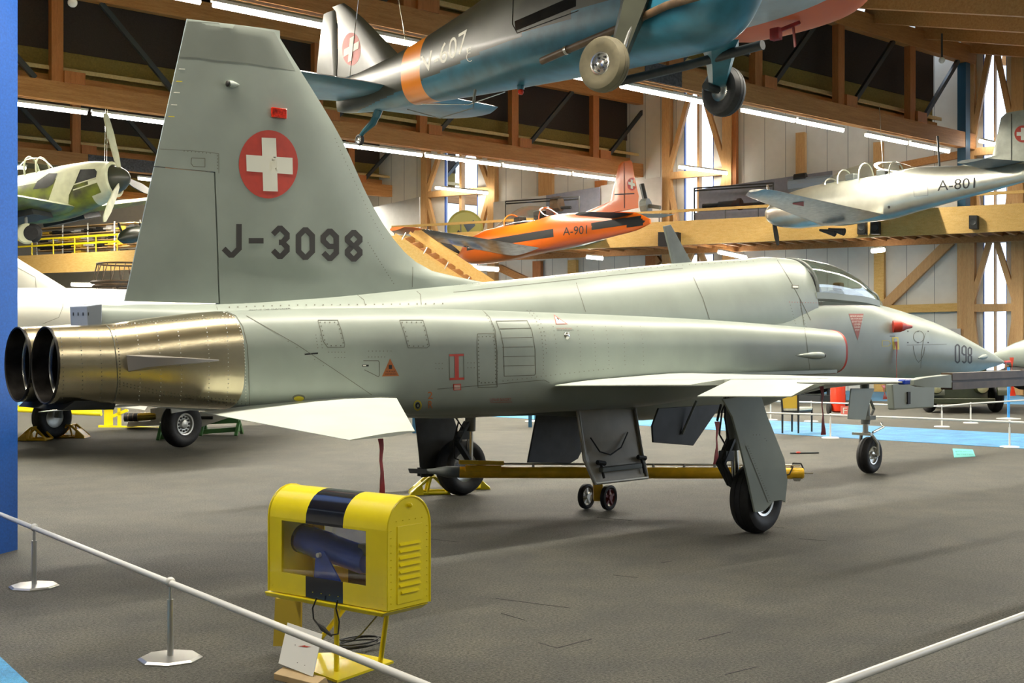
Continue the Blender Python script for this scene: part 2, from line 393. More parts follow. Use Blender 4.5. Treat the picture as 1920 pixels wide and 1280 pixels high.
# plane of the far wall (timber frame with window bays)
WA = at(1832, 0, 40.4); WB = at(1245, 0, 46.4); WA.z = WB.z = 0
WD = (WB-WA).normalized(); WN = Vector((WD.y, -WD.x, 0))
if WN.dot(CAM-WA) < 0: WN = -WN
def W(u, v=640, off=0.0): return onP(u, v, WA+WN*off, WN)
def Wz(u, z, off=0.0):
    p = W(u, 640, off); return V(p.x, p.y, z)
def wbox(b, u0, u1, z0, z1, o0, o1, m=0):
    """box on the wall between frame columns u0..u1 and heights, from offset o0 to o1 toward the hall"""
    P = [Wz(u0, 0), Wz(u1, 0)]
    b.hexa([P[0]+WN*o0+UP*z0, P[1]+WN*o0+UP*z0, P[1]+WN*o1+UP*z0, P[0]+WN*o1+UP*z0,
            P[0]+WN*o0+UP*z1, P[1]+WN*o0+UP*z1, P[1]+WN*o1+UP*z1, P[0]+WN*o1+UP*z1], m)
ZTOP = 12.6
glassbays = [(1843, 1888), (1282, 1338), (833, 896), (2150, 2230)]
solid = [(-900, 833), (896, 1282), (1338, 1843), (1888, 2150), (2230, 3000)]
b = MB()
for u0, u1 in solid: wbox(b, u0, u1, 0, ZTOP, -.25, 0)
for u0, u1 in glassbays:
    wbox(b, u0, u1, 0, .35, -.25, 0); wbox(b, u0, u1, 4.75, 5.1, -.25, 0); wbox(b, u0, u1, 11.0, ZTOP, -.25, 0)
# seams of the sandwich panels
for u in list(range(920, 1280, 29))+list(range(1395, 1640, 39))+[1700, 1752]+list(range(350, 800, 24)):
    p = Wz(u, 0); b.add([p+WN*.004+WD*-.012, p+WN*.004+WD*.012, p+WN*.004+WD*.012+UP*ZTOP, p+WN*.004-WD*.012+UP*ZTOP], [(0, 1, 2, 3)], 1)
struct(b.build('wall_right', [M['wallw'], mat('panel seam', (.38, .38, .37), .8)], ang=0))
for k, (u0, u1) in enumerate(glassbays):
    o = MB(); wbox(o, u0, u1, .35, 4.75, -.14, -.12); wbox(o, u0, u1, 5.1, 11.0, -.14, -.12)
    w = struct(o.build('window_%d' % (k+1), M['glassd'], ang=0))
    um = (u0+u1)/2; hw = (u1-u0)*.035
    f = MB(); wbox(f, um-hw, um+hw, .35, 11.0, -.2, .05); f.build('mullion', M['woodv'], w, ang=0)
    f = MB()
    for a, c in ((u0, u0+hw), (u1-hw, u1)): wbox(f, a, c, .35, 4.75, -.1, -.02); wbox(f, a, c, 5.1, 11., -.1, -.02)
    f.build('window_frame', mat('blue window frame', (.05, .12, .45), .4), w, ang=0)
# timber frame of the wall
def wbar(b, u0, z0, u1, z1, w, m=0, off=.12, dep=.2):
    b.bar(Wz(u0, z0)+WN*off, Wz(u1, z1)+WN*off, dep, w, m, up=UP if abs(z1-z0) < .6 else WD) if abs(u0-u1) > .5 else b.bar(Wz(u0, z0)+WN*off, Wz(u1, z1)+WN*off, w, dep, m, up=WN)
def timber(name, label, specs, m, grp='timber frame members of the far wall'):
    b = MB()
    for s in specs: wbar(b, *s)
    return tag(b.build(name, m, ang=0), label, 'timber frame', grp)
def zz(u, v): return W(u, v).z
n = 0
frames = [(1838, 1892, 'right end of the hall, behind the nose of the grey jet'), (1276, 1345, 'middle of the wall, above the antenna of the grey jet'), (826, 902, 'left part of the wall behind the orange trainer')]
for u0, u1, lb in frames:
    k = (u1-u0)
    cl, cr = u0-k*.3, u1+k*.35
    t = thing('window_bay_frame', 'timber diamond braced window bay frame at the '+lb, 'timber frame', Wz((u0+u1)/2, 0))
    for nm, sp in (('post', (cl, 0, cl, 11.2, .3)), ('post', (cr, 0, cr, 11.2, .34))):
        o = MB(); wbar(o, *sp, off=.16, dep=.3); o.build(nm, M['woodv'], t, ang=0)
    um = (u0+u1)/2
    for za, zm, zb in ((.3, 2.7, 4.9), (5.2, 7.6, 10.9)):
        o = MB(); wbar(o, cl, zm, cr, zm, .24, off=.2); o.build('cross_rail', M['woodv'], t, ang=0)
        for a, za2 in ((cl+k*.06, 1), (cr-k*.06, 1)):
            s = -1 if a < um else 1
            for zt in ((zb, za)):
                p, q_ = Wz(a, zm+(.15 if zt > zm else -.15))+WN*.22, Wz(um+s*k*(.08 if zt > zm else .42), zt)+WN*.22
                o = MB(); o.bar(p, q_, .16, .17, up=WN); o.build('brace', M['woodv'], t, ang=0)
    o = MB(); wbar(o, cl, 11.05, cr, 11.05, .4, off=.2); o.build('head_beam', M['woodb'], t, ang=0)
# plain wall columns, rails and diagonal braces
def member(u0, v0, u1, v1, w, mt, label, off=.14, nm='wall_timber'):
    a, c = W(u0, v0), W(u1, v1)
    o = MB(); d = (c-a).normalized(); o.bar(a+WN*off, c+WN*off, w, .2, up=WN); return tag(o.build(nm, mt, ang=0), label, 'wall timber')
member(1652, 445, 1652, 735, .33, M['woody'], 'yellow timber post standing left of the long diagonal brace under the gallery')
member(1808, 440, 1808, 745, .32, M['woodv'], 'timber post left of the right hand window bay, beside the nose of the grey jet')
member(1822, 440, 1822, 745, .2, M['woody'], 'narrow yellow timber post right against the right hand window bay')
member(1660, 575, 1785, 452, .3, M['woodv'], 'long diagonal timber brace rising to the right under the gallery')
member(1660, 580, 1803, 576, .26, M['woody'], 'level timber rail across the white wall behind the jet nose')
member(1505, 445, 1505, 250, .32, M['woodv'], 'timber post above the gallery behind the silver trainer cockpit')
member(1650, 400, 1650, 268, .3, M['woodv'], 'timber post above the gallery behind the spine of the silver trainer')
member(1373, 440, 1373, 205, .5, M['woodr'], 'broad dark timber post right of the middle window bay')
member(1130, 430, 1130, 340, .42, M['woodr'], 'timber post behind the tail of the orange trainer')
member(1028, 440, 1028, 300, .6, M['woodv'], 'timber post behind the cockpit of the orange trainer')
member(1690, 312, 1806, 290, .22, M['woodb'], 'short sloping timber rail above the silver trainer fuselage')
member(1012, 545, 1012, 490, .36, M['woodr'], 'short dark post below the gallery right of the stair')
member(1078, 545, 1078, 488, .36, M['woody'], 'short yellow post below the gallery under the orange trainer')
member(1225, 545, 1225, 480, .4, M['woodr'], 'short dark post below the gallery behind the jet antenna')
member(928, 545, 928, 500, .36, M['woodb'], 'short brown post below the gallery beside the stair')
member(1000, 530, 940, 502, .26, M['woodb'], 'short sloping brace under the gallery near the stair')
member(1205, 515, 1240, 485, .26, M['woodb'], 'short sloping brace behind the antenna of the grey jet')
# gallery (balcony) along the far wall
GA = at(1920, 640, 37.2); GB = at(1300, 640, 42.45); GA.z = GB.z = 0; GD = (GB-GA).normalized(); GN = Vector((GD.y, -GD.x, 0))
if GN.dot(CAM-GA) < 0: GN = -GN
def Gp(u, z, off=0):
    p = onP(u, 640, GA+GN*off, GN); return V(p.x, p.y, z)
t = thing('gallery', 'long yellow glulam gallery with handrail running along the far wall behind the hanging trainers', 'gallery', Gp(1300, 0))
o = MB(); o.bar(Gp(2200, 5.26), Gp(735, 5.26), .16, .80); o.build('edge_beam', M['woody'], t, ang=0)
o = MB(); a, c = Gp(2200, 5.42, -.1), Gp(735, 5.42, -.1)
wa, wc = Wz(2200, 5.42, .02), Wz(735, 5.42, .02)
o.prism([a, c, wc, wa], V(0, 0, .08)); o.build('deck', M['board'], t, ang=0)
for i in range(44):
    u = 2000-i*28; 
    if u < 760: break
    p = Gp(u, 5.0, -.1); q_ = p - GN*3.0
    o = MB(); o.bar(p, q_, .1, .3); o.build('joist', M['woodb'], t, ang=0)
o = MB(); o.bar(Gp(2200, 4.80, -1.7), Gp(735, 4.80, -1.7), .14, .2); o.build('ledger', M['woodb'], t, ang=0)
o = MB(); o.bar(Gp(2200, 6.0, .0), Gp(735, 6.0, .0), .07, .09); o.build('handrail', M['woody'], t, ang=0)
for u in range(740, 1500, 62):
    o = MB(); o.tube([Gp(u, 5.6), Gp(u, 6.0)], .02, 6); o.build('baluster', M['steelblue'], t)
# left stretch of the same gallery, seen past the tail fin
t = thing('gallery', 'far left stretch of yellow gallery with double handrail, seen between blue partition and tail fin', 'gallery', Gp(200, 0))
o = MB(); o.bar(Gp(330, 5.2), Gp(-80, 5.2), .16, .85); o.build('edge_beam', M['woody'], t, ang=0)
o = MB(); o.prism([Gp(330, 5.3, -.1), Gp(-80, 5.3, -.1), Wz(-80, 5.3, .02), Wz(330, 5.3, .02)], V(0, 0, .1)); o.build('deck', M['board'], t, ang=0)
for z in (6.05, 6.35):
    o = MB(); o.bar(Gp(330, z), Gp(-80, z), .06, .08); o.build('handrail', M['yellow'], t, ang=0)
for u in range(20, 330, 40):
    o = MB(); o.tube([Gp(u, 5.62), Gp(u, 6.35)], .03, 6); o.build('baluster', M['yellow'], t)
# shell of the hall out of view
b = MB(); b.box((-24, 16, 6), (.3, 92, 12)); struct(b.build('wall_left', M['wallw'], ang=0))
b = MB(); b.box((19, -30, 6), (86, .3, 12)); struct(b.build('wall_front', M['wallw'], ang=0))
b = MB(); b.box((19, 62, 6), (86, .3, 12)); struct(b.build('wall_back', M['wallw'], ang=0))
# ---------------------------------------------------------------- roof trusses
ZL0, ZL1, ZU0, ZU1 = 7.66, 8.14, 10.32, 10.86
def TP(off, s, z): p = TRUSS_A+TPER*off-TDIR*s; return V(p.x, p.y, z)
def truss(off, length, label, posts, s0=0):
    t = thing('roof_truss', label, 'roof truss', TP(off, s0, 0))
    o = MB(); o.bar(TP(off, s0, (ZL0+ZL1)/2), TP(off, length, (ZL0+ZL1)/2), .26, ZL1-ZL0); o.build('lower_chord', M['woodb'], t, ang=0)
    o = MB(); o.bar(TP(off, s0, (ZU0+ZU1)/2), TP(off, length, (ZU0+ZU1)/2), .26, ZU1-ZU0); o.build('upper_chord', M['woodb'], t, ang=0)
    for i, (s, dr) in enumerate(posts):
        o = MB(); o.bar(TP(off, s, ZL1-.05), TP(off, s, ZU0+.05), .3, .2, up=TPER); o.build('post', M['woodr'], t, ang=0)
        o = MB(); o.box(TP(off, s-.42, ZL1+.14), (.55, .34, .3)); o.build('shoe_block', M['woodr'], t, ang=0)
        if dr and i < len(posts):
            nx = s-2.75 if dr > 0 else s+2.75
            o = MB(); o.bar(TP(off-.05, s-(.55 if dr > 0 else -.55), ZL1+.02), TP(off-.05, nx, ZU0), .1, .13); o.build('diagonal_brace', M['steelblue'], t, ang=0)
    return t
# post positions from the wall end
def posts(first, n, flip, st=3.75): return [(first+st*k, 1 if k < flip else -1) for k in range(n)]
truss(0, 44, 'brown glulam roof truss nearest the viewer, crossing behind the high dark aircraft', posts(2.3, 11, 5), -1.4)
truss(11.55, 44, 'brown glulam roof truss behind the tail fin and above the orange trainer', posts(3.63, 11, 4, 3.9), -.3)
truss(22.9, 44, 'farthest brown glulam roof truss at upper left, above the camouflaged propeller fighter', posts(2.2, 11, 3, 3.85), -1.0)
perf = mat('perforated dark steel plate', (.02, .022, .03), .4, nscale=16, col2=(.09, .10, .12))
def joint(off, s0, s1, nm):
    o = MB(); o.bar(TP(off-.14, s0, (ZL0+ZL1)/2), TP(off-.14, s1, (ZL0+ZL1)/2), .03, ZL1-ZL0-.04); tag(o.build('joint_plate', perf, ang=0), nm, 'steel plate')
joint(0, 12.9, 14.2, 'dark perforated steel plate on the nearest truss, right of the left aircraft wheel')
joint(22.9, 14.3, 17.2, 'dark perforated steel plate on the farthest truss above the fighter spinner')
# panelled clerestory behind each web, sloping boarded roof down to the next lower chord
for i, off in enumerate((0, 11.55, 22.9, -11.55, 34.0)):
    o = MB()
    zm = ZL1+(ZU0-ZL1)*.42
    o.bar(TP(off+.55, 0, (zm+ZU0+.2)/2), TP(off+.55, 44, (zm+ZU0+.2)/2), .06, ZU0+.2-zm, 0)
    o.bar(TP(off+.60, 0, (ZL1+.22+zm)/2), TP(off+.60, 44, (ZL1+.22+zm)/2), .08, zm-ZL1-.22, 1)
    o.bar(TP(off+.5, 0, ZL1+.1), TP(off+.5, 44, ZL1+.1), .2, .32, 2)
    o.build('wall_clerestory', [M['darkpanel'], M['olivepanel'], M['woodb']], ang=0)['kind'] = 'structure'
def roof(off, label):
    o = MB(); a, c = TP(off+.3, 0, ZU1+.28), TP(off+.3, 46, ZU1+.28); e, g = TP(off-11.3, 46, ZL1+.3), TP(off-11.3, 0, ZL1+.3)
    if off < 5: a, g = a+TDIR*3.5, g+TDIR*8
    o.prism([a, c, e, g], V(0, 0, .1)); struct(o.build('ceiling', M['board'], ang=0))
for off in (34.2, 22.9, 11.55, 0, -11.55): roof(off, '')
for i, w_ in zip(range(-2, 5), ('farthest right, lowest at the right edge', 'second from the right edge', 'third, starting beside the blue steel post', 'fourth, above the hanging white globe', 'fifth, starting left of the globe', 'sixth, near the orange wing tip', 'seventh, highest at the top edge')):
    s = 1.6+i*2.75
    o = MB(); o.bar(TP(.2, s, ZU1+.06), TP(-11.2, s, ZL1+.08), .2, .4)
    tag(o.build('roof_rafter', M['woodb'], ang=0), 'brown sloping roof rafter, '+w_, 'rafter', 'rafters of the boarded roof')
o = MB(); o.box((1, 16, 12.9), (52, 100, .1)); struct(o.build('ceiling', M['darkpanel'], ang=0))
# blue steel posts at the wall end of the near truss
o = MB(); o.bar(TP(0, -.9, 5.8), TP(0, -.9, 10.3), .28, .28, up=TDIR); tag(o.build('steel_post', M['bluepost'], ang=0), 'blue painted steel post at the wall end of the nearest truss', 'post')
# fluorescent tubes under the lower chords
tp = mat('lamp batten housing', (.8, .8, .76), .4)
def tube_light(off, s0, s1, label, z=ZT-.1, grp='fluorescent tubes under the roof trusses'):
    t = thing('tube_light', label, 'lamp', TP(off, s0, z), grp)
    o = MB(); o.bar(TP(off, s0, z+.08), TP(off, s1, z+.08), .1, .06); o.build('batten', tp, t, ang=0)
    o = MB(); o.tube([TP(off, s0+.03, z), TP(off, s1-.03, z)], .045, 8); o.build('tube', M['tube'], t)
NM = {0: 'the nearest roof truss', 11.55: 'the truss behind the tail fin', 22.9: 'the farthest truss'}
for off, rows in ((0, [(0, 2.3, 'first from the wall end'), (2.45, 4.7, 'second from the wall end'), (5.8, 8.0, 'third from the wall end'), (8.1, 10.4, 'touching the right aircraft wheel'),
        (11.9, 14.9, 'between the two aircraft wheels'), (16.0, 16.6, 'short piece behind the left aircraft wheel'), (20.6, 21.9, 'right of the dark aircraft fin'), (23.0, 25.3, 'left of the dark aircraft fin'), (25.5, 28.4, 'last one at the top edge')]),
      (11.55, [(1.5, 4.7, 'right end piece'), (4.8, 8.0, 'second from right'), (8.1, 11.3, 'third from right'), (11.4, 14.7, 'beside the tail wheel'), (20.1, 22.2, 'right of the propeller'), (22.3, 24.6, 'touching the blue partition')]),
      (22.9, [(14.2, 15.3, 'right of the spinner'), (19.3, 21.5, 'beside the blue partition')])):
    for s0, s1, wh in rows: tube_light(off, s0, s1, 'lit tube under %s, %s' % (NM[off], wh), grp='fluorescent tubes under '+NM[off])
def free_tube(p, q_, label, r=.05):
    t = thing('tube_light', label, 'lamp', p)
    o = MB(); o.bar(p+UP*.08, q_+UP*.08, .1, .05); o.build('batten', tp, t, ang=0)
    o = MB(); o.tube([p, q_], r, 8); o.build('tube', M['tube'], t)
free_tube(W(1273, 313, .7), W(1363, 325, .7), 'lit tube hanging level across the middle window bay')
free_tube(W(817, 352, .7), W(914, 362, .7), 'lit tube hanging level across the left window bay')
free_tube(W(1836, 264, .7), W(1866, 271, .7), 'lit tube across the right window bay beside the silver fin')
free_tube(Gp(1348, 4.62, -.6), Gp(1398, 4.52, -2.2), 'lit tube under the gallery left of the jet canopy', .06)
free_tube(Gp(1636, 4.5, -.9), Gp(1657, 4.5, -.6), 'small bright lamp under the gallery above the jet windshield', .07)
free_tube(Gp(870, 4.42, -.5), Gp(934, 4.3, -.7), 'lit tube under the gallery beside the stair', .08)
free_tube(Gp(1100, 4.62, -.5), Gp(1130, 4.55, -.6), 'short lit tube under the gallery below the orange trainer', .06)
free_tube(Gp(135, 4.25, -.5), Gp(187, 4.2, -.7), 'lit tube under the far left gallery', .08)
free_tube(Gp(18, 8.5, 2.0), Gp(60, 8.4, 2.0), 'bright lamp behind the canopy of the camouflaged fighter', .1)
# bright blue partition at the left edge
p = onZ(33, 1030); pd = onZ(-200, 1030+60)
e1 = Vector((p.x, p.y, 0)); 
dirv = (V(pd.x, pd.y, 0)-e1).normalized()
o = MB(); o.prism([e1, e1+dirv*2.2, e1+dirv*2.2+TPER*.15, e1+TPER*.15], V(.0, 0, 5.6)); struct(o.build('wall_partition', M['bluewall'], ang=0))
# ================================================================ the grey jet (nose along +X)
jet = thing('fighter_jet', 'grey twin engine fighter jet with white cross roundel and J-3098 on its tail fin', 'aircraft', (0, 0, 0))
FUS = [(8.958, 0, 1.352, 1.338, 1.345, .006, 2), (8.7, 0, 1.425, 1.30, 1.357, .058, 2), (8.38, 0, 1.51, 1.262, 1.375, .118, 2), (7.89, 0, 1.63, 1.20, 1.40, .205, 2.05), (7.27, 0, 1.775, 1.15, 1.44, .30, 2.1),
       (6.67, 0, 1.902, 1.13, 1.48, .37, 2.15), (5.83, 0, 2.035, 1.12, 1.52, .435, 2.2), (5.2, 0, 2.115, 1.12, 1.53, .47, 2.3), (4.5, 0, 2.19, 1.11, 1.55, .495, 3.0), (3.8, 0, 2.20, 1.09, 1.55, .50, 3.3), (3.4, 0, 2.20, 1.05, 1.53, .51, 3.2), (2.9, 0, 2.2, .99, 1.5, .52, 2.8), (2.5, 0, 2.2, .905, 1.46, .53, 2.6), (2, 0, 2.2, .88, 1.45, .53, 2.6), (.65, 0, 2.1, .86, 1.4, .56, 2.8), (-.8, 0, 2.0, .985, 1.4, .56, 2.8), (-1.8, 0, 1.95, .985, 1.4, .55, 2.8), (-3, 0, 1.9, 1.06, 1.45, .45, 2.8), (-4.3, 0, 1.84, 1.14, 1.5, .33, 2.6), (-5.2, 0, 1.72, 1.26, 1.5, .10, 2.2)]
DOR = [(3.32, 0, 2.597, 1.7, 1.95, .44, 2.15), (2.97, 0, 2.60, 1.7, 1.92, .465, 2.15), (2.56, 0, 2.563, 1.6, 1.86, .49, 2.1), (1.5, 0, 2.478, 1.6, 1.8, .51, 2.0), (.33, 0, 2.361, 1.6, 1.78, .50, 1.95), (-.8, 0, 2.238, 1.6, 1.78, .47, 1.95),
       (-2.26, 0, 2.092, 1.6, 1.78, .40, 1.95), (-3.3, 0, 1.985, 1.6, 1.78, .32, 2), (-4.12, 0, 1.925, 1.6, 1.76, .24, 2.1), (-4.87, 0, 1.908, 1.6, 1.74, .16, 2.3), (-5.16, 0, 1.90, 1.6, 1.72, .125, 2.4)]
NAC = [(3.06, .70, 1.772, 1.296, 1.53, .250, 2.7), (2.95, .70, 1.78, 1.29, 1.53, .262, 2.7), (2.0, .66, 1.822, 1.25, 1.53, .30, 2.7), (1.0, .60, 1.86, 1.12, 1.52, .335, 2.75), (0, .45, 1.888, 1.03, 1.50, .43, 2.8), (-1.0, .41, 1.902, 1.025, 1.48, .44, 2.9),
       (-1.41, .40, 1.906, 1.03, 1.48, .445, 2.9), (-2.6, .385, 1.915, 1.058, 1.49, .43, 3.0), (-3.6, .37, 1.893, 1.11, 1.49, .41, 3.0), (-4.35, .355, 1.862, 1.166, 1.49, .385, 2.9), (-4.75, .32, 1.82, 1.196, 1.49, .335, 2.6), (-5.0, .29, 1.785, 1.215, 1.49, .285, 2.3), (-5.18, .265, 1.762, 1.228, 1.49, .252, 2.1), (-5.53, .212, 1.745, 1.238, 1.49, .203, 2.0)]
fus = MB(); fus.rings(loft(FUS, lin(-5.2, 8.958, 110), 48), 0)
fus.rings(loft(DOR, lin(-5.16, 3.32, 70), 40), 0)
nacx = lin(-5.53, -5.18, 6)+lin(-5.15, -4.36, 12)+lin(-4.34, 3.06, 60)
met = [1 if (nacx[i]+nacx[i+1])/2 < -4.35 else 0 for i in range(len(nacx)-1)]
for sd in (-1, 1):
    K = [(k[0], sd*k[1])+k[2:] for k in NAC]
    R = loft(K, nacx, 48); fus.rings(R, met, cap=0)
    R2 = [[p+V(.0, 0, 0) for p in R[-1]]]
    c = sum(R[-1], Vector())/48
    R2.append([c+(p-c)*.9+V(.01, 0, 0) for p in R[-1]]); R2.append([c+(p-c)*.8+V(-.5, 0, 0) for p in R[-1]])
    fus.rings(R2, [0, 2], cap=2)
# wing root fillets and leading edge extension
for sd in (-1, 1):
    fus.prism([V(2.95, sd*.5, 1.31), V(2.9, sd*.93, 1.31), V(1.15, sd*1.02, 1.31), V(-1.41, sd*.80, 1.27), V(-1.41, sd*.5, 1.27)], V(0, 0, .035))
bvf = fus.bvh()
# seams, rivets and markings on the fuselage side
def fd(polys, m, **k): put_decal(fus, bvf, polys, m, **k)
PL, RV, INK, RED, ORG, TRI, WHT, YEL, RFD, DK = 3, 4, 5, 6, 7, 8, 9, 10, 11, 12
fmats = [M['paint'], M['hotmetal'], M['darkgrey'], M['panelline'], mat('rivet grime', (.20, .20, .165), .7), M['ink'], M['red'], M['orangemk'], M['orangetri'], M['white'], M['yellowmk'], M['redfade'], M['black']]
def line(pts, w=1.1, m=PL, **k): fd(polyband(pts, w), m, **k)
def riv(pts, step=11, r=.85, m=RV): fd(rivets(pts, step, r), m, maxe=30)
# rear metal section: joint ring and rows
line([(195, 606), (205, 615), (214, 640), (219, 680), (221, 715), (217, 745), (210, 757)], 1.8)
for k in range(6):
    x = 118+k*(36 if k < 3 else 37)
    if k >= 3: x = 262+(k-3)*39
    top = 618 if k < 3 else 606
    riv([(x-9, top), (x-3, 640), (x, 680), (x+1, 720), (x-2, 752)], 8, .8, 9 if k > 2 else RV)
for k in range(2): riv([(380+k*38, 592), (388+k*38, 620), (392+k*36, 670), (392+k*36, 720), (390+k*34, 765)], 8, .8, 9)
riv([(225, 716), (300, 733), (380, 745), (462, 752)], 7, .8, 3); riv([(225, 721), (300, 739), (380, 751), (462, 757)], 7, .8, 3)
riv([(212, 612), (300, 602), (380, 596), (440, 596)], 7, .8); riv([(214, 618), (222, 650), (225, 690), (224, 740)], 6, .9, 3)
line([(425, 584), (442, 592), (455, 612), (463, 645), (466, 690), (467, 730), (468, 762)], 1.2)
riv([(420, 586), (436, 594), (449, 614), (457, 647), (460, 690), (461, 755)], 6, .8, 9)
# rear panels
def panel(pts, close=True, rv=True, step=9):
    line(pts+[pts[0]] if close else pts, 1.0)
    if rv:
        c = Vector((sum(p[0] for p in pts)/len(pts), sum(p[1] for p in pts)/len(pts)))
        q = [c+(Vector(p)-c)*.86 for p in pts]; riv(q+[q[0]], step, 1.0, 3)
panel([(596, 600), (633, 600), (640, 620), (646, 645), (645, 651), (614, 651), (606, 640)])
panel([(749, 600), (793, 600), (799, 620), (805, 648), (800, 652), (765, 652), (758, 625)])
line([(462, 592), (555, 645), (620, 688), (697, 740)], 1.0); riv([(540, 640), (620, 695)], 20)
riv([(592, 628), (596, 655)], 6); riv([(601, 628), (604, 652)], 6)
riv([(616, 660), (648, 660)], 6); riv([(628, 670), (648, 670)], 6); riv([(691, 658), (735, 658)], 7); riv([(691, 669), (722, 669)], 6)
fd([[(571, 662.5), (596, 660.5), (596, 663.5), (571, 665.5)]], DK)
line([(681, 676), (709, 676), (711, 679), (711, 704), (709, 706), (683, 693)], 1.1)
fd([[(679, 683.5), (691, 683.5), (691, 686.8), (679, 686.8)]], DK); fd([[(680, 684.3), (686, 684.3), (686, 686), (680, 686)]], WHT, off=.004)
fd([[(731, 672), (748, 704.5), (716, 705.5)]], TRI); fd([[(728.5, 684), (734.5, 684), (734.5, 691.5), (728.5, 691.5)]], DK, off=.004)
fd(text_polys('NUR AUF', (723, 694.5), (741, 694.5), (741, 697.5), (723, 697.5)), DK, off=.004); fd(text_polys('ANWEISUNG', (721, 699.5), (743, 699.5), (743, 702.5), (721, 702.5)), DK, off=.004)
# intake door marking I
line([(842, 664), (869, 663), (870, 711), (843, 712), (842, 664)], 1.0)
fd([[(842, 664), (869, 663.2), (869, 667.2), (842, 668)], [(843, 708), (870, 707.2), (870, 711.4), (843, 712.4)], [(852, 666), (859.5, 666), (860, 709), (852.5, 709)]], RED, off=.003)
fd([[(849.5, 719.5), (864, 719), (864.3, 731), (850, 731.5)]], RED)
for k in range(4): fd([[(851, 721.3+2.4*k), (862.5, 721+2.4*k), (862.5, 722.1+2.4*k), (851, 722.4+2.4*k)]], WHT, off=.004)
riv([(817, 681), (835, 681)], 6); riv([(817, 691), (835, 691)], 6); riv([(877, 680), (892, 680)], 6); riv([(877, 689), (892, 689)], 6)
# louvred access door
panel([(895, 626), (926, 625), (931, 650), (932, 725), (896, 726), (894, 640)], step=7)
line([(905, 582), (918, 595), (928, 618), (932, 660), (931, 722)], 1.1); riv([(912, 592), (924, 612), (930, 640), (933, 690), (931, 722)], 6)
line([(930, 602), (988, 601), (997, 620), (1003, 655), (1004, 700), (1002, 703), (945, 705), (944, 650), (938, 622), (930, 602)], 1.1)
for k in range(5): line([(937+2*k if k < 3 else 943, 616+k*17.5), (996+min(k, 3)*2, 615+k*17.5)], 1.0)
riv([(988, 582), (1004, 598), (1015, 625), (1019, 665), (1018, 705)], 7); riv([(995, 582), (1010, 596), (1021, 625), (1025, 665)], 8)
riv([(943, 714), (1010, 706), (1060, 700), (1150, 690)], 9)
line([(820, 729), (905, 722), (1020, 712), (1030, 717)], 1.0)
# triangles, stencils
fd([[(1038, 589.5), (1065, 608), (1042, 608.5)]], RFD); fd([[(1040.2, 593.5), (1060, 606.6), (1043.4, 607)]], WHT, off=.004); fd([[(1044, 596), (1048, 599), (1047, 600.5), (1043.5, 597.5)]], DK, off=.005)
fd(text_polys('ACHTUNG RETTUNG', (1043, 614.8), (1072, 614.8), (1072, 616.8), (1043, 616.8)), RFD); fd(text_polys('GEFAHR SCHLEUDERSITZ', (1044, 618), (1075, 618), (1075, 620), (1044, 620)), INK)
fd(text_polys('GEFAHR BANGERT', (918, 746.5), (958, 745.5), (958, 751.5), (918, 752.5)), RFD); line([(919, 754.5), (960, 753)], .9, RFD)
fd(text_polys('2', (802, 734), (811, 734), (811, 747), (802, 747)), ORG); fd(text_polys('R', (803, 751), (811, 751), (811, 765), (803, 765)), ORG)
ring = lambda cx, cy, rx, ry, n=20: [(cx+rx*math.cos(2*PI*i/n), cy+ry*math.sin(2*PI*i/n)) for i in range(n)]
fd(polyband(ring(783, 759.5, 6.6, 8.6), 2.2, True), YEL); fd([ring(783, 759.5, 4, 5.5)], DK); fd([ring(783, 759.5, 2, 2.8)], 0, off=.006)
for c in ((516, 684), (556, 735), (543, 674)): pass
fd([ring(560, 745, 12, 6, 24)], 3); fd([ring(560, 746.5, 9.5, 4.5, 20)], YEL, off=.004)
# nose stencils
fd(text_polys('ZONE DE DANGER', (466, 580.3), (545, 577.3), (545, 579.8), (466, 582.8)), INK)
fd([[(1591, 588), (1619, 588), (1608, 638)]], RFD)
for k, (a, c, w) in enumerate([(1593.5, 1617.5, 'GEFAHR DANGER'), (1595, 1617, 'EJECTION SEAT'), (1597, 1616, 'DO NOT TOUCH'), (1601, 1613, 'LEVER'), (1601.5, 1612.5, 'HANDS'), (1602.5, 1611.5, 'AWAY')]):
    fd(text_polys(w, (a, 591+k*5.1), (c, 591+k*5.1), (c, 594.3+k*5.1), (a, 594.3+k*5.1)), WHT, off=.004)
def narrow(ch, x0, y0, x1, y1, w):
    return octdigit(ch, x0, y0, x1, y1, w)
for ch, (x0, y0, x1, y1) in zip('098', ((1790, 644.5, 1800, 681), (1802.5, 647, 1812.5, 681), (1814, 650, 1822.5, 681.5))):
    fd(narrow(ch, x0, y0, x1, y1, 2.7), INK)
line([(1500, 560), (1512, 640), (1519, 700)], .9); line([(1455, 484), (1478, 520), (1492, 545), (1520, 600)], 1.0)
line([(1395, 610), (1395, 605)], .9)
line([(1300, 520), (1318, 560), (1330, 598)], 1.0); line([(1080, 530), (1090, 560), (1098, 585)], .9)
riv([(850, 535), (1000, 522), (1150, 508), (1280, 497), (1420, 489)], 12, .8)
line([(850, 548), (1000, 532), (1150, 516), (1280, 503)], .8)
riv([(430, 576), (560, 572), (700, 571), (840, 569)], 16, 1.2, 3)
line([(405, 571), (408, 581)], .9); line([(670, 553), (682, 562), (685, 573)], 1.1); line([(776, 541), (788, 552), (790, 571)], 1.1)
for u0 in (1037, 1082, 1110, 1135, 1165, 1200): riv([(u0, 612), (u0+5, 640), (u0+7, 690)], 8, .7)
riv([(1480, 566), (1540, 568)], 5, .7, RFD); riv([(1482, 572), (1494, 616)], 6, .7); riv([(1500, 572), (1512, 616)], 6, .7)
line([(1735, 625), (1731, 640), (1728, 660), (1726, 690)], .7)
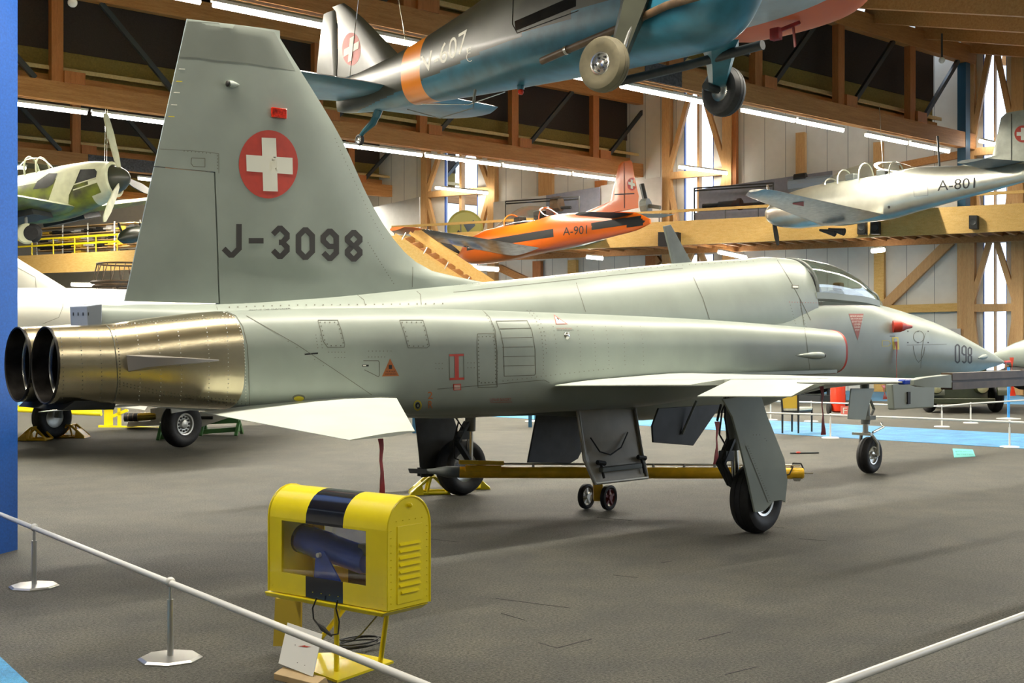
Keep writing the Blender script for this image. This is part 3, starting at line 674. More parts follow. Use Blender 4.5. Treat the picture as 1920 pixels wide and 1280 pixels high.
fd(polyband(ring(1722.5, 631, 10, 11), .9, True), PL); line([(1700, 647), (1775, 645)], .7); riv([(1702, 621), (1741, 621)], 19, 1.2, 5); riv([(1702, 642), (1741, 642)], 19, 1.2, 5)
fd(polyband([(1712, 648), (1714, 662), (1718, 674), (1722, 679), (1727, 674), (1732, 662), (1734, 650)], .9), PL)
fd(polyband([(1654, 638.5), (1666, 638.5), (1670, 643.5), (1666, 648.5), (1654, 648.5), (1654, 638.5)], 1), YEL)
fd([[(1672, 632), (1684, 632), (1686, 655), (1674, 655)]], YEL); fd([[(1676, 634), (1682, 634), (1682, 641), (1676, 641)]], 0, off=.004)
line([(1668, 630), (1678, 630)], 1.2, INK)
fd([[(1484, 534), (1497, 534.5), (1497, 541), (1484, 540.5)]], PL); fd([[(1486, 535.5), (1496, 536), (1496, 539.5), (1486, 539)]], WHT, off=.004)
FO = fus.build('fuselage', fmats, jet, ang=32)
# intake lip covers (red rim)
for sd in (-1, 1):
    K = [(k[0], sd*k[1])+k[2:] for k in NAC]; a = loft(K, [3.055], 48)[0]; c = sum(a, Vector())/48
    o = MB(); o.rings([[c+(p-c)*1.004+V(-.012, 0, 0) for p in a], [c+(p-c)*1.01+V(.025, 0, 0) for p in a], [c+(p-c)*.95+V(.03, 0, 0) for p in a]], 0, cap=2)
    o.build('intake_cover', M['red'], jet)
# exhaust nozzles
for sd in (-1, 1):
    c = V(-5.53, sd*.212, 1.4915)
    def rg(x, k, n=40): return [c+V(x, .203*k*math.cos(2*PI*j/n), .2535*k*math.sin(2*PI*j/n)) for j in range(n)]
    o = MB(); o.rings([rg(.01, 1.0), rg(-.006, 1.006), rg(-.012, .99), rg(-.006, .965), rg(.10, .93), rg(.13, .88), rg(.16, .90), rg(.42, .84), rg(.45, .74), rg(.9, .7), rg(.91, .05)], 0, cap=2)
    n = o.build('exhaust_nozzle', M['hotdark'], jet)
    o = MB(); o.rings([rg(-.010, 1.010), rg(-.015, .99), rg(-.010, .97)], 0, cap=0); o.build('nozzle_rim', M['black'], n)
    o = MB(); o.rings([rg(.102, .925), rg(.12, .885), rg(.14, .90)], 0, cap=0); o.build('inner_ring', M['steel'], n)
    for j in range(16):
        t = 2*PI*j/16; o = MB(); o.bar(c+V(.17, .203*.88*math.cos(t), .2535*.88*math.sin(t)), c+V(.42, .203*.83*math.cos(t), .2535*.83*math.sin(t)), .012, .01)
        o.build('liner_strip', M['alu'], n, ang=0)
# brake chute housing end plate and dark tray under the nozzles
o = MB(); p = onY(135, 574, -.13); q = onY(173, 570, -.13)
o.hexa([V(-5.20, -.13, 1.70), V(-5.10, -.13, 1.70), V(-5.10, .13, 1.70), V(-5.20, .13, 1.70), V(-5.21, -.13, 1.888), V(-5.10, -.13, 1.905), V(-5.10, .13, 1.905), V(-5.21, .13, 1.888)])
bb = o.bvh()
for k in range(4): put_decal(o, bb, [[(136.8+k*9.2, 585.5), (138.8+k*9.2, 585.5), (138.8+k*9.2, 591.5), (136.8+k*9.2, 591.5)]], 1)
o.build('chute_housing', [mat('pale blue grey fibreglass', (.42, .48, .55), .45), M['black']], jet, ang=0, bevel=.006)
o = MB(); o.hexa([V(-5.48, -.34, 1.20), V(-5.1, -.30, 1.19), V(-5.1, .30, 1.19), V(-5.48, .34, 1.20), V(-5.4, -.36, 1.26), V(-5.1, -.34, 1.25), V(-5.1, .34, 1.25), V(-5.4, .36, 1.26)])
o.build('tail_tray', M['darkgrey'], jet, ang=0)
o = MB(); a = onY(237, 664, -.66); c = onY(412, 676, -.79)
# side fairing on the metal skin
s1 = [V(-4.97, -.62, 1.60), V(-4.99, -.635, 1.455), V(-4.90, -.70, 1.48), V(-4.88, -.71, 1.56)]
s0 = [onY(237, 665, -.58), onY(241, 697, -.56), onY(275, 690, -.70), onY(279, 668, -.70)]
o.rings([[onY(237, 665, -.52), onY(241, 697, -.52), onY(241, 696, -.60), onY(237, 666, -.60)], [onY(272, 665, -.58), onY(272, 693, -.58), onY(277, 688, -.72), onY(277, 669, -.72)],
         [onY(340, 669, -.62), onY(340, 685, -.62), onY(345, 682, -.775), onY(345, 671, -.775)], [onY(410, 674, -.70), onY(410, 677, -.70), onY(411, 676.5, -.75), onY(411, 675, -.75)]], 0)
o.build('side_fairing', mat('grey fairing metal', (.36, .34, .33), .35, metal=.6), jet, ang=50)
# ---------------------------------------------------------------- vertical tail
LEK = [(1.86, -1.0), (2.16, -1.35), (2.199, -1.657), (2.25, -2.027), (2.387, -2.322), (2.743, -2.662), (3.268, -2.987), (4.04, -3.622)]
def fle(z): return interp(LEK, z)[0]
def fte(z): return -4.874+(z-1.909)*(.494/2.08)
def frow(z, xr, xf, n=14, flat=False):
    ch = fle(z)-fte(z); t = .115*(1-(z-1.9)/2.15*.62); pts = []
    c0 = lambda x: min(t/2, max(.0, (fle(z)-x)/(1.1 if z < 3 else .6))*t*.9, ) if True else 0
    def th(x):
        a = (fle(z)-x)/ch; b_ = (x-fte(z))/ch
        return t/2*min(1, (max(0, a)/.18)**.6)*min(1, max(0, b_)/.5)**.9+.006
    xs = [xr+(xf-xr)*i/n for i in range(n+1)]
    return [V(x, -th(x), z) for x in xs]+[V(x, th(x), z) for x in reversed(xs)]
zs = [1.86, 1.95, 2.05, 2.12, 2.17, 2.21, 2.25, 2.32, 2.4, 2.5, 2.62, 2.75, 2.9]+lin(2.9, 3.985, 10)
def hinge(z): return -4.12-(z-1.92)*.04
fin = MB()
fin.rings([frow(z, hinge(z), max(fle(z), hinge(z)+.1)) for z in zs[:13]], 0)
R = [frow(z, fte(z), fle(z)) for z in zs[13:]]
top = [V(p.x, p.y*.6, 3.995+(p.x+4.38)*.062) for p in R[-1]]
fin.rings(R+[top], 0)
bvn = fin.bvh()
def nd(polys, m, **k): put_decal(fin, bvn, polys, m, **k)
# darker dielectric cap
cap = [(352, 40), (430, 44), (514, 60), (554, 133), (480, 121), (430, 115), (400, 113), (372, 108), (336, 107)]
nd([cap], 1, maxe=14, off=.0015)
for ch, (x0, y0, x1, y1) in zip('J-3098', ((414, 420, 453, 483), (466, 445.5, 494, 457), (506.5, 423, 543, 485.5), (554.5, 426, 590.5, 487), (601, 428.5, 635.5, 489), (646.5, 431, 679.5, 490.5))):
    nd(octdigit(ch, x0, y0, x1, y1, 10.2), 2, maxe=12)
nd([ring(503, 308, 55.5, 64, 48)], 3, maxe=14)
nd([[(490, 258), (517, 259), (520.5, 359), (493, 358)], [(461, 290), (548, 296), (548.5, 327), (462, 321)]], 4, off=.004, maxe=14)
nd([[(508, 202), (538, 203), (538, 222), (508, 220)]], 4, off=.003)
for y, m_ in ((128, 4), (151, 6), (172, 4), (195, 4), (217, 6)):
    x = 350-(y-37)*.222
    nd([[(x, y), (x+17, y+.8), (x+17, y+2.6), (x, y+1.8)]], m_)
nd(polyband([(400, 324), (404, 420), (408, 569)], 1.6), 5); nd(polyband([(290, 318), (340, 321), (400, 324)], 1.4), 5)
nd(polyband([(296, 279), (380, 284), (410, 288), (410, 325)], .9), 5); nd(polyband([(359, 296), (384, 297), (384, 313), (362, 312), (358, 306), (359, 296)], 1.2), 5)
nd(rivets([(345, 283), (400, 288)], 7, .8), 5); nd(rivets([(408, 292), (408, 320)], 6, .8), 5)
nd(rivets([(690, 455), (740, 535)], 6, .8), 5); nd(rivets([(628, 260), (690, 395), (720, 450)], 8, .7), 5); nd(polyband([(774, 500), (773, 538)], .9), 5)
nd([[(398, 381), (401, 381), (402, 391), (399, 391)]], 2)
fin.build('vertical_fin', [M['paint'], M['paint_d'], M['ink'], M['red'], M['white'], M['panelline'], M['yellowmk']], jet, ang=28)
rud = MB(); rud.rings([frow(z, fte(z), hinge(z)-.012) for z in lin(1.93, 2.892, 8)], 0)
rud.build('rudder', M['paint'], jet, ang=28)
o = MB(); p = onY(523, 212, -.05)
o.box(p, (.13, .03, .075)); o.build('beacon', M['redlamp'], jet, ang=0, bevel=.006)
o = MB(); a = onY(428, 157, -.06); c = onY(447, 159, -.03); o.tube([a, a+(c-a)*.4, c], [.026, .026, .008], 12); lt = o.build('tail_light', M['paint'], jet)
o = MB(); o.ball(a+V(-.006, 0, 0), (.012, .024, .024), 10); o.build('lens', M['black'], lt)
# ---------------------------------------------------------------- wings
def zwing(y): return 1.287+.0276*(abs(y)-.8)
def xle(y): return -.86+(4.06-abs(y))*.625
def wsec(sd, y, xa, xb, n=12, drop=0):
    """closed section between xa (rear) and xb (front)"""
    L, T = xle(y), -1.41; ch = L-T; t = .052*ch*.9
    def th(x):
        a = (L-x)/ch; bq = (x-T)/ch
        return t/2*min(1, (max(0, a)/.3)**.55)*min(1, (max(0, bq)/.6))**.85+.0035
    xs = [xa+(xb-xa)*i/n for i in range(n+1)]
    up = [V(x, sd*y, zwing(y)+th(x)) for x in xs]; dn = [V(x, sd*y, zwing(y)-th(x)) for x in reversed(xs)]
    return up+dn
for sd in (-1, 1):
    w = MB(); HX = -.98
    w.rings([wsec(sd, y, HX, xle(y)) for y in (.45, .8, 1.2, 1.7, 2.33)], [0]*4)
    w.rings([wsec(sd, y, HX+.02, xle(y)) for y in (2.33, 2.8, 3.24)], 0)
    w.rings([wsec(sd, y, -1.41, xle(y)) for y in (3.24, 3.5, 3.8, 4.03)], 0)
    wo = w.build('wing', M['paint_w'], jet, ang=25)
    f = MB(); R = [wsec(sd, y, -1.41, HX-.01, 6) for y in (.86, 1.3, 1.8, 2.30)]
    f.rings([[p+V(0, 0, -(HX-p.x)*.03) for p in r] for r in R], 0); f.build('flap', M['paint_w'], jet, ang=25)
    f = MB(); R = []
    for y in (2.37, 2.8, 3.2):
        r = wsec(sd, y, -1.43, HX-.01, 6); an = -.22; hz = zwing(y)
        R.append([V(HX+(p.x-HX)*math.cos(an)-(p.z-hz)*math.sin(an)*-1, p.y, hz+(p.z-hz)*math.cos(an)+(p.x-HX)*math.sin(-an)) for p in r])
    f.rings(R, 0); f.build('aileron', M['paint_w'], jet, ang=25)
    # wingtip launcher rail
    o = MB(); yr = sd*4.10; z0 = 1.375
    o.rings([[V(x, yr+dy*k, z0+dz*k2) for dy, dz in ((-.045, -.055), (.045, -.055), (.045, .0), (.045, .05), (-.045, .05), (-.045, 0))] for x, k, k2 in ((-1.36, .3, .3), (-1.25, .8, .6), (-.9, .85, .85), (-.88, .85, .85))], 0)
    l = o.build('launcher_fairing', M['paint'], jet, ang=30)
    o = MB(); o.box((.46, yr, z0+.03), (2.68, .085, .05)); o.box((.46, yr, z0-.035), (2.68, .085, .05)); o.box((.46, yr, z0-.003), (2.66, .05, .03)); o.tube([(.3, yr, z0+.052), (1.75, yr, z0+.052)], .012, 6)
    lr = o.build('launcher_rail', M['brownrust'] if sd < 0 else M['wellgrey'], jet, ang=30)
    o = MB(); o.box((-1.28, sd*4.02, 1.376), (.16, .05, .035)); o.build('position_light', mat('blue lamp glass', (.01, .06, .6), .2), jet, ang=0, bevel=.008)
# tailplane (all moving)
def ssec(sd, y):
    k = (y-.7)/1.45; xl = -3.0-1.02*k; xt = -4.62+.09*k; zl = 1.232-.148*k; zt_ = 1.160-.105*k; n = 10; up = []; dn = []
    for i in range(n+1):
        a = i/n; x = xt+(xl-xt)*a; z = zt_+(zl-zt_)*a; t = .018*(xl-xt)*min(1, ((1-a)/.3)**.6)*min(1, a/.5)+.002
        up.append(V(x, sd*y, z+t)); dn.append(V(x, sd*y, z-t))
    return up+dn[::-1]
for sd in (-1, 1):
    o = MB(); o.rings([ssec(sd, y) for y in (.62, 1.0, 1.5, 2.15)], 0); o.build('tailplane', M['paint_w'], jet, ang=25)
# weapon pylon, rear end with slot
for sd in (-1, 1):
    o = MB(); y = sd*3.0
    o.prism([V(.33, y-.03, 1.09), V(1.0, y-.03, 1.085), V(1.02, y-.03, 1.27), V(.45, y-.03, 1.31), V(.30, y-.03, 1.30)], V(0, .06, 0)); p = o.build('pylon', M['paint'], jet, ang=0, bevel=.01)
    o = MB(); o.box((.56, y, 1.18), (.09, .07, .11)); o.build('slot', M['steel'], p, ang=0, bevel=.02)
    o = MB(); o.box((.555, y, 1.18), (.045, .085, .10)); o.build('slot_opening', M['black'], p, ang=0)
# blade antenna, side bumps, probe cones
o = MB(); an = [V(1.02, 0, 2.43), V(1.50, 0, 2.46), V(1.24, 0, 2.86), V(1.13, 0, 2.86)]
an = [onY(1244, 424, 0), onY(1256, 421, 0), onY(1298, 497, 0), onY(1262, 499, 0)]
o.prism([p+V(0, -.014, 0) for p in an], V(0, .028, 0)); o.build('blade_antenna', M['wellgrey'], jet, ang=0, bevel=.005)
a, _, _, _ = bvf.ray_cast(CAM, ray(1492, 666).normalized()); c, _, _, _ = bvf.ray_cast(CAM, ray(1545, 666).normalized())
o = MB(); d = (c-a); o.tube([a+d*t for t in (0, .3, .6, .85, .95)], [.004, .022, .036, .038, .03], 12); sl = o.build('position_light', M['paint'], jet)
o = MB(); o.ball(a+d*.99, (.03, .026, .026), 10); o.build('lens', M['black'], sl)
a, _, _, _ = bvf.ray_cast(CAM, ray(1834, 671).normalized()); c, _, _, _ = bvf.ray_cast(CAM, ray(1848, 668).normalized())
o = MB(); o.tube([a, a+(c-a)*.6, c], [.008, .035, .03], 10); o.build('nose_bump', M['paint'], jet)
a, n_, _, _ = bvf.ray_cast(CAM, ray(1063, 629.5).normalized()); o = MB(); o.ball(a, (.035, .02, .035), 12); o.build('vent_button', M['steel'], jet)
a, n_, _, _ = bvf.ray_cast(CAM, ray(1674, 612).normalized())
o = MB(); o.tube([a+V(-.05, -.03, .0), a+V(.0, -.09, 0), a+V(.08, -.10, 0), a+V(.12, -.1, 0), a+V(.26, -.1, 0)], [.075, .07, .05, .035, .02], 14); pc = o.build('probe_cover', M['red'], jet)
# remove before flight streamers
def streamer(p0, p1, label, w=.045, nm='streamer', parent=jet):
    p0, p1 = Vector(p0), Vector(p1); o = MB(); n = 10; R = []
    for i in range(n+1):
        q = p0+(p1-p0)*(i/n)+V(.003*math.sin(i*1.1), .003*math.cos(i*1.7), 0); a_ = .5*math.sin(i*.35)
        e = V(math.cos(a_), math.sin(a_), 0)*w/2; g = V(-math.sin(a_), math.cos(a_), 0)*.002
        R.append([q-e-g, q+e-g, q+e+g, q-e+g])
    o.rings(R, 0); bb = o.bvh(); return o, bb
o, bb = streamer(onY(1681, 640, -.50), onY(1681, 738, -.56), '')
o.build('red_streamer', M['ribbon'], jet, ang=50)
o, bb = streamer(V(8.98, 0, 1.36), V(9.02, -.02, 1.05), '', .06); o.build('red_streamer', M['redext'], jet, ang=50)
o = MB(); o.tube([V(8.93, 0, 1.347), V(9.12, 0, 1.35)], .02, 8); o.build('probe_cover', M['redext'], jet)
# ---------------------------------------------------------------- canopy and cockpit
CAN = [(3.32, 2.597, 2.19, .415), (3.51, 2.611, 2.19, .41), (3.957, 2.587, 2.18, .40), (4.367, 2.515, 2.17, .375), (4.669, 2.396, 2.15, .34), (4.86, 2.29, 2.13, .31)]
def csec(x, N=24, k=1.0, CK=CAN):
    zt, zb, hw = interp(CK, x); return [V(x, -hw*k*math.cos(PI*j/N), zb+(zt-zb)*k*abs(math.sin(PI*j/N))**.85) for j in range(N+1)]
o = MB(); xs = lin(3.34, 4.84, 20); o.rings([csec(x) for x in xs]+[csec(x, k=.985) for x in reversed(xs)], 0, cap=False, closed=False)
o.build('canopy_glass', M['glass'], jet, ang=40)
o = MB()
WS = [(4.87, 2.285, 2.13, .31), (5.02, 2.20, 2.09, .27), (5.24, 2.118, 2.08, .10)]
xs = lin(4.88, 5.22, 8); o.rings([csec(x, CK=WS) for x in xs]+[csec(x, k=.97, CK=WS) for x in reversed(xs)], 0, cap=False, closed=False)
o.build('windshield', M['glass'], jet, ang=40)
o = MB(); o.tube(csec(4.855, k=1.0), .016, 6); o.build('windshield_bow', M['wellgrey'], jet)
o = MB(); o.tube(csec(3.36, k=.98), .02, 6); o.build('canopy_frame', M['wellgrey'], jet)
sill = MB()
for sd in (-1, 1):
    A_ = [V(x, sd*(interp(CAN, x)[2]+.005), interp(CAN, x)[1]) for x in lin(3.3, 4.86, 14)]
    sill.rings([[p+V(0, sd*.006, .012), p+V(0, -sd*.02, .012), p+V(0, -sd*.03, -.09), p+V(0, sd*.012, -.06)] for p in A_], 0)
sill.build('canopy_sill', M['paint'], jet, ang=40)
# rear arch tube inside the canopy and the ejection seat
o = MB(); o.tube([V(3.45, -.36*math.cos(t), 2.15+.36*math.sin(t)) for t in lin(0, PI, 14)], .035, 8); o.build('canopy_arch', M['darkgrey'], jet)
t_ = MB(); t_.box((3.75, 0, 2.12), (.35, .42, .12)); t_.box((3.62, 0, 2.28), (.12, .30, .34)); se = t_.build('ejection_seat', M['black'], jet, ang=0, bevel=.02)
o = MB(); o.box((3.60, 0, 2.40), (.14, .24, .14)); o.build('headrest', M['darkgrey'], se, ang=0, bevel=.03)
o = MB(); o.rings([[V(x, y, z) for y, z in ((-.28*k, 2.08), (.28*k, 2.08), (.26*k, 2.08+h*.7), (.12*k, 2.08+h), (-.12*k, 2.08+h), (-.26*k, 2.08+h*.7))] for x, k, h in ((4.22, .7, .04), (4.3, 1, .17), (4.55, 1, .20), (4.75, .85, .12), (4.85, .6, .03))], 0)
o.build('instrument_cowl', M['black'], jet, ang=40)
o = MB(); o.box((4.45, 0, 2.31), (.12, .10, .10)); o.build('gunsight', mat('bronze optic', (.16, .09, .03), .3, metal=.7), jet, ang=0, bevel=.02)
# ================================================================ undercarriage of the grey jet
def wheel(c, r, w, ax, parent, hub=.52, holes=10, nm='wheel', tm=None, hm=None):
    """tyre with rounded shoulders, tread grooves, dished hub; ax points to the outer face"""
    c = Vector(c); o = MB(); h = w/2
    prof = [(r*hub, h*.72), (r*.66, h*.96), (r*.80, h), (r*.91, h*.86), (r*.975, h*.55), (r, h*.30), (r*.985, h*.27), (r*.985, h*.22), (r, h*.19), (r, -h*.19), (r*.985, -h*.22), (r*.985, -h*.27), (r, -h*.30), (r*.975, -h*.55), (r*.91, -h*.86), (r*.80, -h), (r*.66, -h*.96), (r*hub, -h*.72)]
    o.lathe(prof+[prof[0]], c, ax, 40); t = o.build(nm, tm or M['rubber'], parent)
    o = MB(); o.lathe([(r*hub*1.04, h*.70), (r*hub*.98, h*.80), (r*hub*.86, h*.76), (r*hub*.80, h*.45), (r*hub*.45, h*.40), (r*hub*.36, h*.72), (r*hub*.2, h*.80), (.001, h*.82)], c, ax, 32)
    o.lathe([(r*hub*1.04, -h*.70), (r*hub*.9, -h*.6), (r*hub*.5, -h*.5), (.001, -h*.5)], c, ax, 32)
    o.build('hub', hm or M['steel'], t)
    u, q, d = frame_of(ax); o = MB()
    for k in range(holes):
        a = 2*PI*k/holes; p = c+d*(h*.44)+(u*math.cos(a)+q*math.sin(a))*(r*hub*.63); o.lathe([(r*hub*.10, .0), (r*hub*.10, .012), (.001, .012)], p, ax, 8)
    o.build('hub_holes', M['black'], t)
    return t
for sd in (-1, 1):
    c = V(.02, sd*1.9, .305)
    w = wheel(c, .305, .21, (.05, sd, 0), jet, nm='main_wheel')
    o = MB(); o.tube([V(-.02, sd*1.72, .33), V(-.03, sd*1.70, .75)], .035, 12); o.build('oleo', M['steel'], jet)
    o = MB(); o.tube([V(-.03, sd*1.70, .70), V(-.05, sd*1.66, 1.28)], .058, 12); o.build('gear_strut', M['wellgrey'], jet)
    o = MB(); o.tube([V(-.02, sd*1.70, .305), V(.02, sd*1.80, .305)], .05, 10); o.build('axle', M['steel'], jet)
    o = MB(); o.bar(V(-.06, sd*1.7, .40), V(-.22, sd*1.7, .60), .09, .025, up=(0, 0, 1)); o.bar(V(-.22, sd*1.7, .59), V(-.07, sd*1.7, .80), .09, .025, up=(0, 0, 1)); o.build('torque_link', M['steelblue'], jet)
    o = MB(); o.tube([V(-.2, sd*1.74, 1.2), V(-.27, sd*1.78, 1.0), V(-.16, sd*1.74, .8), V(-.24, sd*1.72, .62), V(-.20, sd*1.76, .42), V(-.06, sd*1.76, .36)], .009, 6); o.tube([V(-.1, sd*1.74, 1.25), V(-.2, sd*1.7, 1.05), V(-.24, sd*1.7, .85), V(-.1, sd*1.7, .7)], .008, 6); o.build('brake_hose', M['black'], jet)
    o = MB(); o.box((-.14, sd*1.7, .66), (.12, .08, .09)); o.build('gear_actuator', M['steelblue'], jet, bevel=.006)
# leg doors (outline taken at the near leg, mirrored on the far leg)
dpx = [(1352, 748), (1423, 738), (1435, 777), (1468, 860), (1473.6, 900), (1469.5, 941), (1461, 937), (1447, 939), (1431, 957), (1412.5, 960), (1398, 893), (1383, 829), (1370, 781)]
D = [onY(u, v, -2.03) for u, v in dpx]
for sd in (-1, 1):
    o = MB(); o.prism([V(p.x-(.24*(1.1-p.z) if sd > 0 else 0), sd*2.03, p.z) for p in D], V(0, sd*.018, 0))
    if sd < 0:
        bb = o.bvh(); put_decal(o, bb, polyband([(1398, 836), (1440, 942)], 1.3), 1); put_decal(o, bb, rivets([(1402, 836), (1445, 942)], 5, .7), 1)
        put_decal(o, bb, rivets([(1412, 815), (1425, 815)], 6, .7), 1); put_decal(o, bb, rivets([(1434, 822), (1440, 830)], 5, .7), 1)
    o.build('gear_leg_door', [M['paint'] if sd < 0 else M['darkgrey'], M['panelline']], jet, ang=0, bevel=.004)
# inner gear doors, hanging black panels
for sd in (-1,):
    P = [onY(u, v, -1.0) for u, v in ((1232, 765), (1350, 758), (1338, 775), (1297, 835), (1222, 829), (1220, 798))]
    o = MB(); o.prism([V(p.x, sd*1.0, p.z) for p in P], V(0, sd*.02, 0)); gd = o.build('inner_gear_door', M['darkgrey'], jet, ang=0, bevel=.004)
    o = MB(); o.tube([V(.1, sd*1.03, .80), V(.25, sd*1.08, 1.1)], .012, 6); o.build('door_rod', M['wellgrey'], gd)
# belly speed brakes
def brake(Y, px, m, mirror):
    P = [onY(u, v, Y) for u, v in px]; o = MB(); o.prism(P, V(0, .02*mirror, 0)); return o.build('speed_brake', m, jet, ang=0, bevel=.005)
P = [onY(1082, 768, -.42), onY(1188, 764, -.42), onY(1212, 896, -.62), onY(1115, 908, -.62), onY(1095, 862, -.58)]
o = MB(); o.prism(P, V(0, .02, 0)); sbk = o.build('speed_brake', mat('primed inner skin', (.44, .40, .33), .5, noise=.12, nscale=5), jet, ang=0, bevel=.004)
def on_sb(u, v, off=-.015):
    n = (P[1]-P[0]).cross(P[3]-P[0]).normalized(); q = onP(u, v, P[0], n); return q+V(0, off, 0)
for e in (((1082, 768), (1095, 862), (1115, 908)), ((1188, 764), (1202, 850), (1212, 896)), ((1115, 906), (1212, 895))):
    o = MB(); o.tube([on_sb(*q_) for q_ in e], .014, 6); o.build('edge_flange', M['alu'], sbk)
o = MB(); o.bar(on_sb(1122, 880, -.03), on_sb(1196, 872, -.03), .05, .045); o.build('hinge_bar', M['wellgrey'], sbk, bevel=.006)
for u, v in ((1120, 866), (1196, 856)):
    o = MB(); o.tube([on_sb(u-6, v, -.04), on_sb(u+8, v+2, -.04)], .022, 8); o.tube([on_sb(u, v, -.04), on_sb(u+8, v+30, -.03)], .012, 8); o.build('hinge_bracket', M['black'], sbk)
o = MB(); o.tube([on_sb(1104, 820, -.02), on_sb(1120, 846, -.03), on_sb(1140, 852, -.03), on_sb(1160, 838, -.03), on_sb(1174, 810, -.02)], .007, 6); o.build('cable', M['black'], sbk)
P2 = [onY(u, v, .45) for u, v in ((1008, 772), (1086, 772), (1091, 846), (1084, 860), (1070, 868), (990, 867))]
o = MB(); o.prism(P2, V(0, .02, 0)); o.build('speed_brake', M['darkgrey'], jet, ang=0, bevel=.005)
# ventral fairing between the legs
o = MB(); o.rings([[V(x, -.30*k, z), V(x, .30*k, z), V(x, .34*k, z+.12), V(x, -.34*k, z+.12)] for x, z, k in ((-1.6, .99, .5), (-1.0, .985, .9), (-.2, .93, 1), (.2, .90, 1), (.6, .90, .7))], 0); o.build('ventral_fairing', M['wellgrey'], jet, ang=0)
# nose gear
nc = V(5.17, 0, .2285)
wheel(nc, .2285, .155, (.03, -1, 0), jet, hub=.5, holes=0, nm='nose_wheel')
o = MB(); o.tube([V(5.17, -.12, .2285), V(5.17, .12, .2285)], .02, 8)
for s in (-1, 1): o.tube([V(5.17, s*.12, .23), V(5.16, s*.12, .38), V(5.10, s*.07, .49), V(5.08, 0, .52)], .022, 8)
o.bar(V(5.0, -.13, .50), V(5.0, .13, .50), .05, .03); o.tube([V(5.08, -.1, .52), V(5.3, -.12, .58), V(5.36, -.05, .62)], .016, 8); o.build('nose_fork', M['steel'], jet)
o = MB(); o.tube([V(5.08, 0, .50), V(5.08, 0, .64)], .035, 12); o.build('oleo', M['steel'], jet)
o = MB(); o.tube([V(5.08, 0, .62), V(5.05, 0, 1.18)], .055, 12); o.tube([V(5.16, 0, .66), V(5.28, 0, .8), V(5.12, 0, 1.0)], .02, 6); o.box((5.1, -.04, .70), (.14, .1, .05)); o.build('gear_strut', M['wellgrey'], jet)
o = MB(); P = [onY(u, v, -.13) for u, v in ((1594, 728), (1638, 728), (1627, 760), (1621, 787), (1588, 785))]; o.prism(P, V(0, -.015, 0)); o.build('nose_gear_door', M['paint'], jet, ang=0, bevel=.004)
# streamers of the jet
def redstreamer(p0, p1, parent, w=.04, txt=True, m='ribbon'):
    o, bb = streamer(p0, p1, '', w)
    return o.build('red_streamer', M[m], parent, ang=50)
redstreamer(onY(1541, 724, -3.3), onY(1544, 815, -3.3), jet, .05)
redstreamer(onY(714, 822, -2.0), onY(717, 926, -2.0), jet, .04)
redstreamer(onY(1345, 790, -1.35), onY(1343, 870, -1.35), jet, .075)
redstreamer(onY(1656, 722, -2.9), onY(1660, 748, -2.9), jet, .06, m='redext')
o = MB(); o.tube([onY(1345, 788, -1.35), onY(1349, 770, -1.4), onY(1352, 758, -1.4)], .012, 6); o.build('streamer_pin', M['black'], jet)
# ================================================================ things around the jet
# tow bar
tw = thing('tow_bar', 'long yellow tow bar on two small spoked wheels lying under the grey jet', 'tow bar', (.17, .07, 0))
dm = 12.52
def tb(u, v, dd=0): return at(u, v, dm+dd)
o = MB(); o.tube([tb(862, 885), tb(1503, 887)], .056, 20); o.tube([tb(1503, 887), tb(1506, 887)], [.056, .05], 20); o.build('tube', M['towyellow'], tw)
o = MB(); o.tube([tb(862, 885), tb(838, 884), tb(815, 883), tb(800, 883)], [.056, .056, .03, .022], 16); o.build('head_cone', M['wellgrey'], tw)
o = MB(); o.hexa([tb(765, 878, -.06), tb(800, 879, -.06), tb(800, 888, -.06), tb(768, 887, -.06), tb(765, 878, -.02), tb(800, 879, -.02), tb(800, 888, -.02), tb(768, 887, -.02)]); o.hexa([tb(765, 878, .03), tb(800, 879, .03), tb(800, 888, .03), tb(768, 887, .03), tb(765, 878, .07), tb(800, 879, .07), tb(800, 888, .07), tb(768, 887, .07)]); o.tube([tb(786, 876), tb(786, 892)], .02, 8); o.build('fork', M['darkgrey'], tw, ang=0)
o = MB(); o.hexa([tb(860, 862, -.08), tb(945, 864, -.08), tb(945, 872, -.08), tb(860, 870, -.08), tb(860, 862, .08), tb(945, 864, .08), tb(945, 872, .08), tb(860, 870, .08)]); o.hexa([tb(872, 872, -.05), tb(940, 872, -.05), tb(940, 884, -.07), tb(872, 884, -.07), tb(872, 872, .05), tb(940, 872, .05), tb(940, 884, .07), tb(872, 884, .07)]); o.build('tool_box', M['towyellow'], tw, ang=0, bevel=.008)
o = MB(); o.tube([tb(945, 869), tb(1500, 872)], .010, 8)
for u in (1000, 1225, 1283, 1340): o.tube([tb(u, 870), tb(u, 880)], .014, 8)
o.build('control_rod', M['alu'], tw)
o = MB(); o.bar(tb(1121, 890), tb(1121, 938), .11, .09, up=RT); o.build('leg', M['towyellow'], tw, bevel=.008)
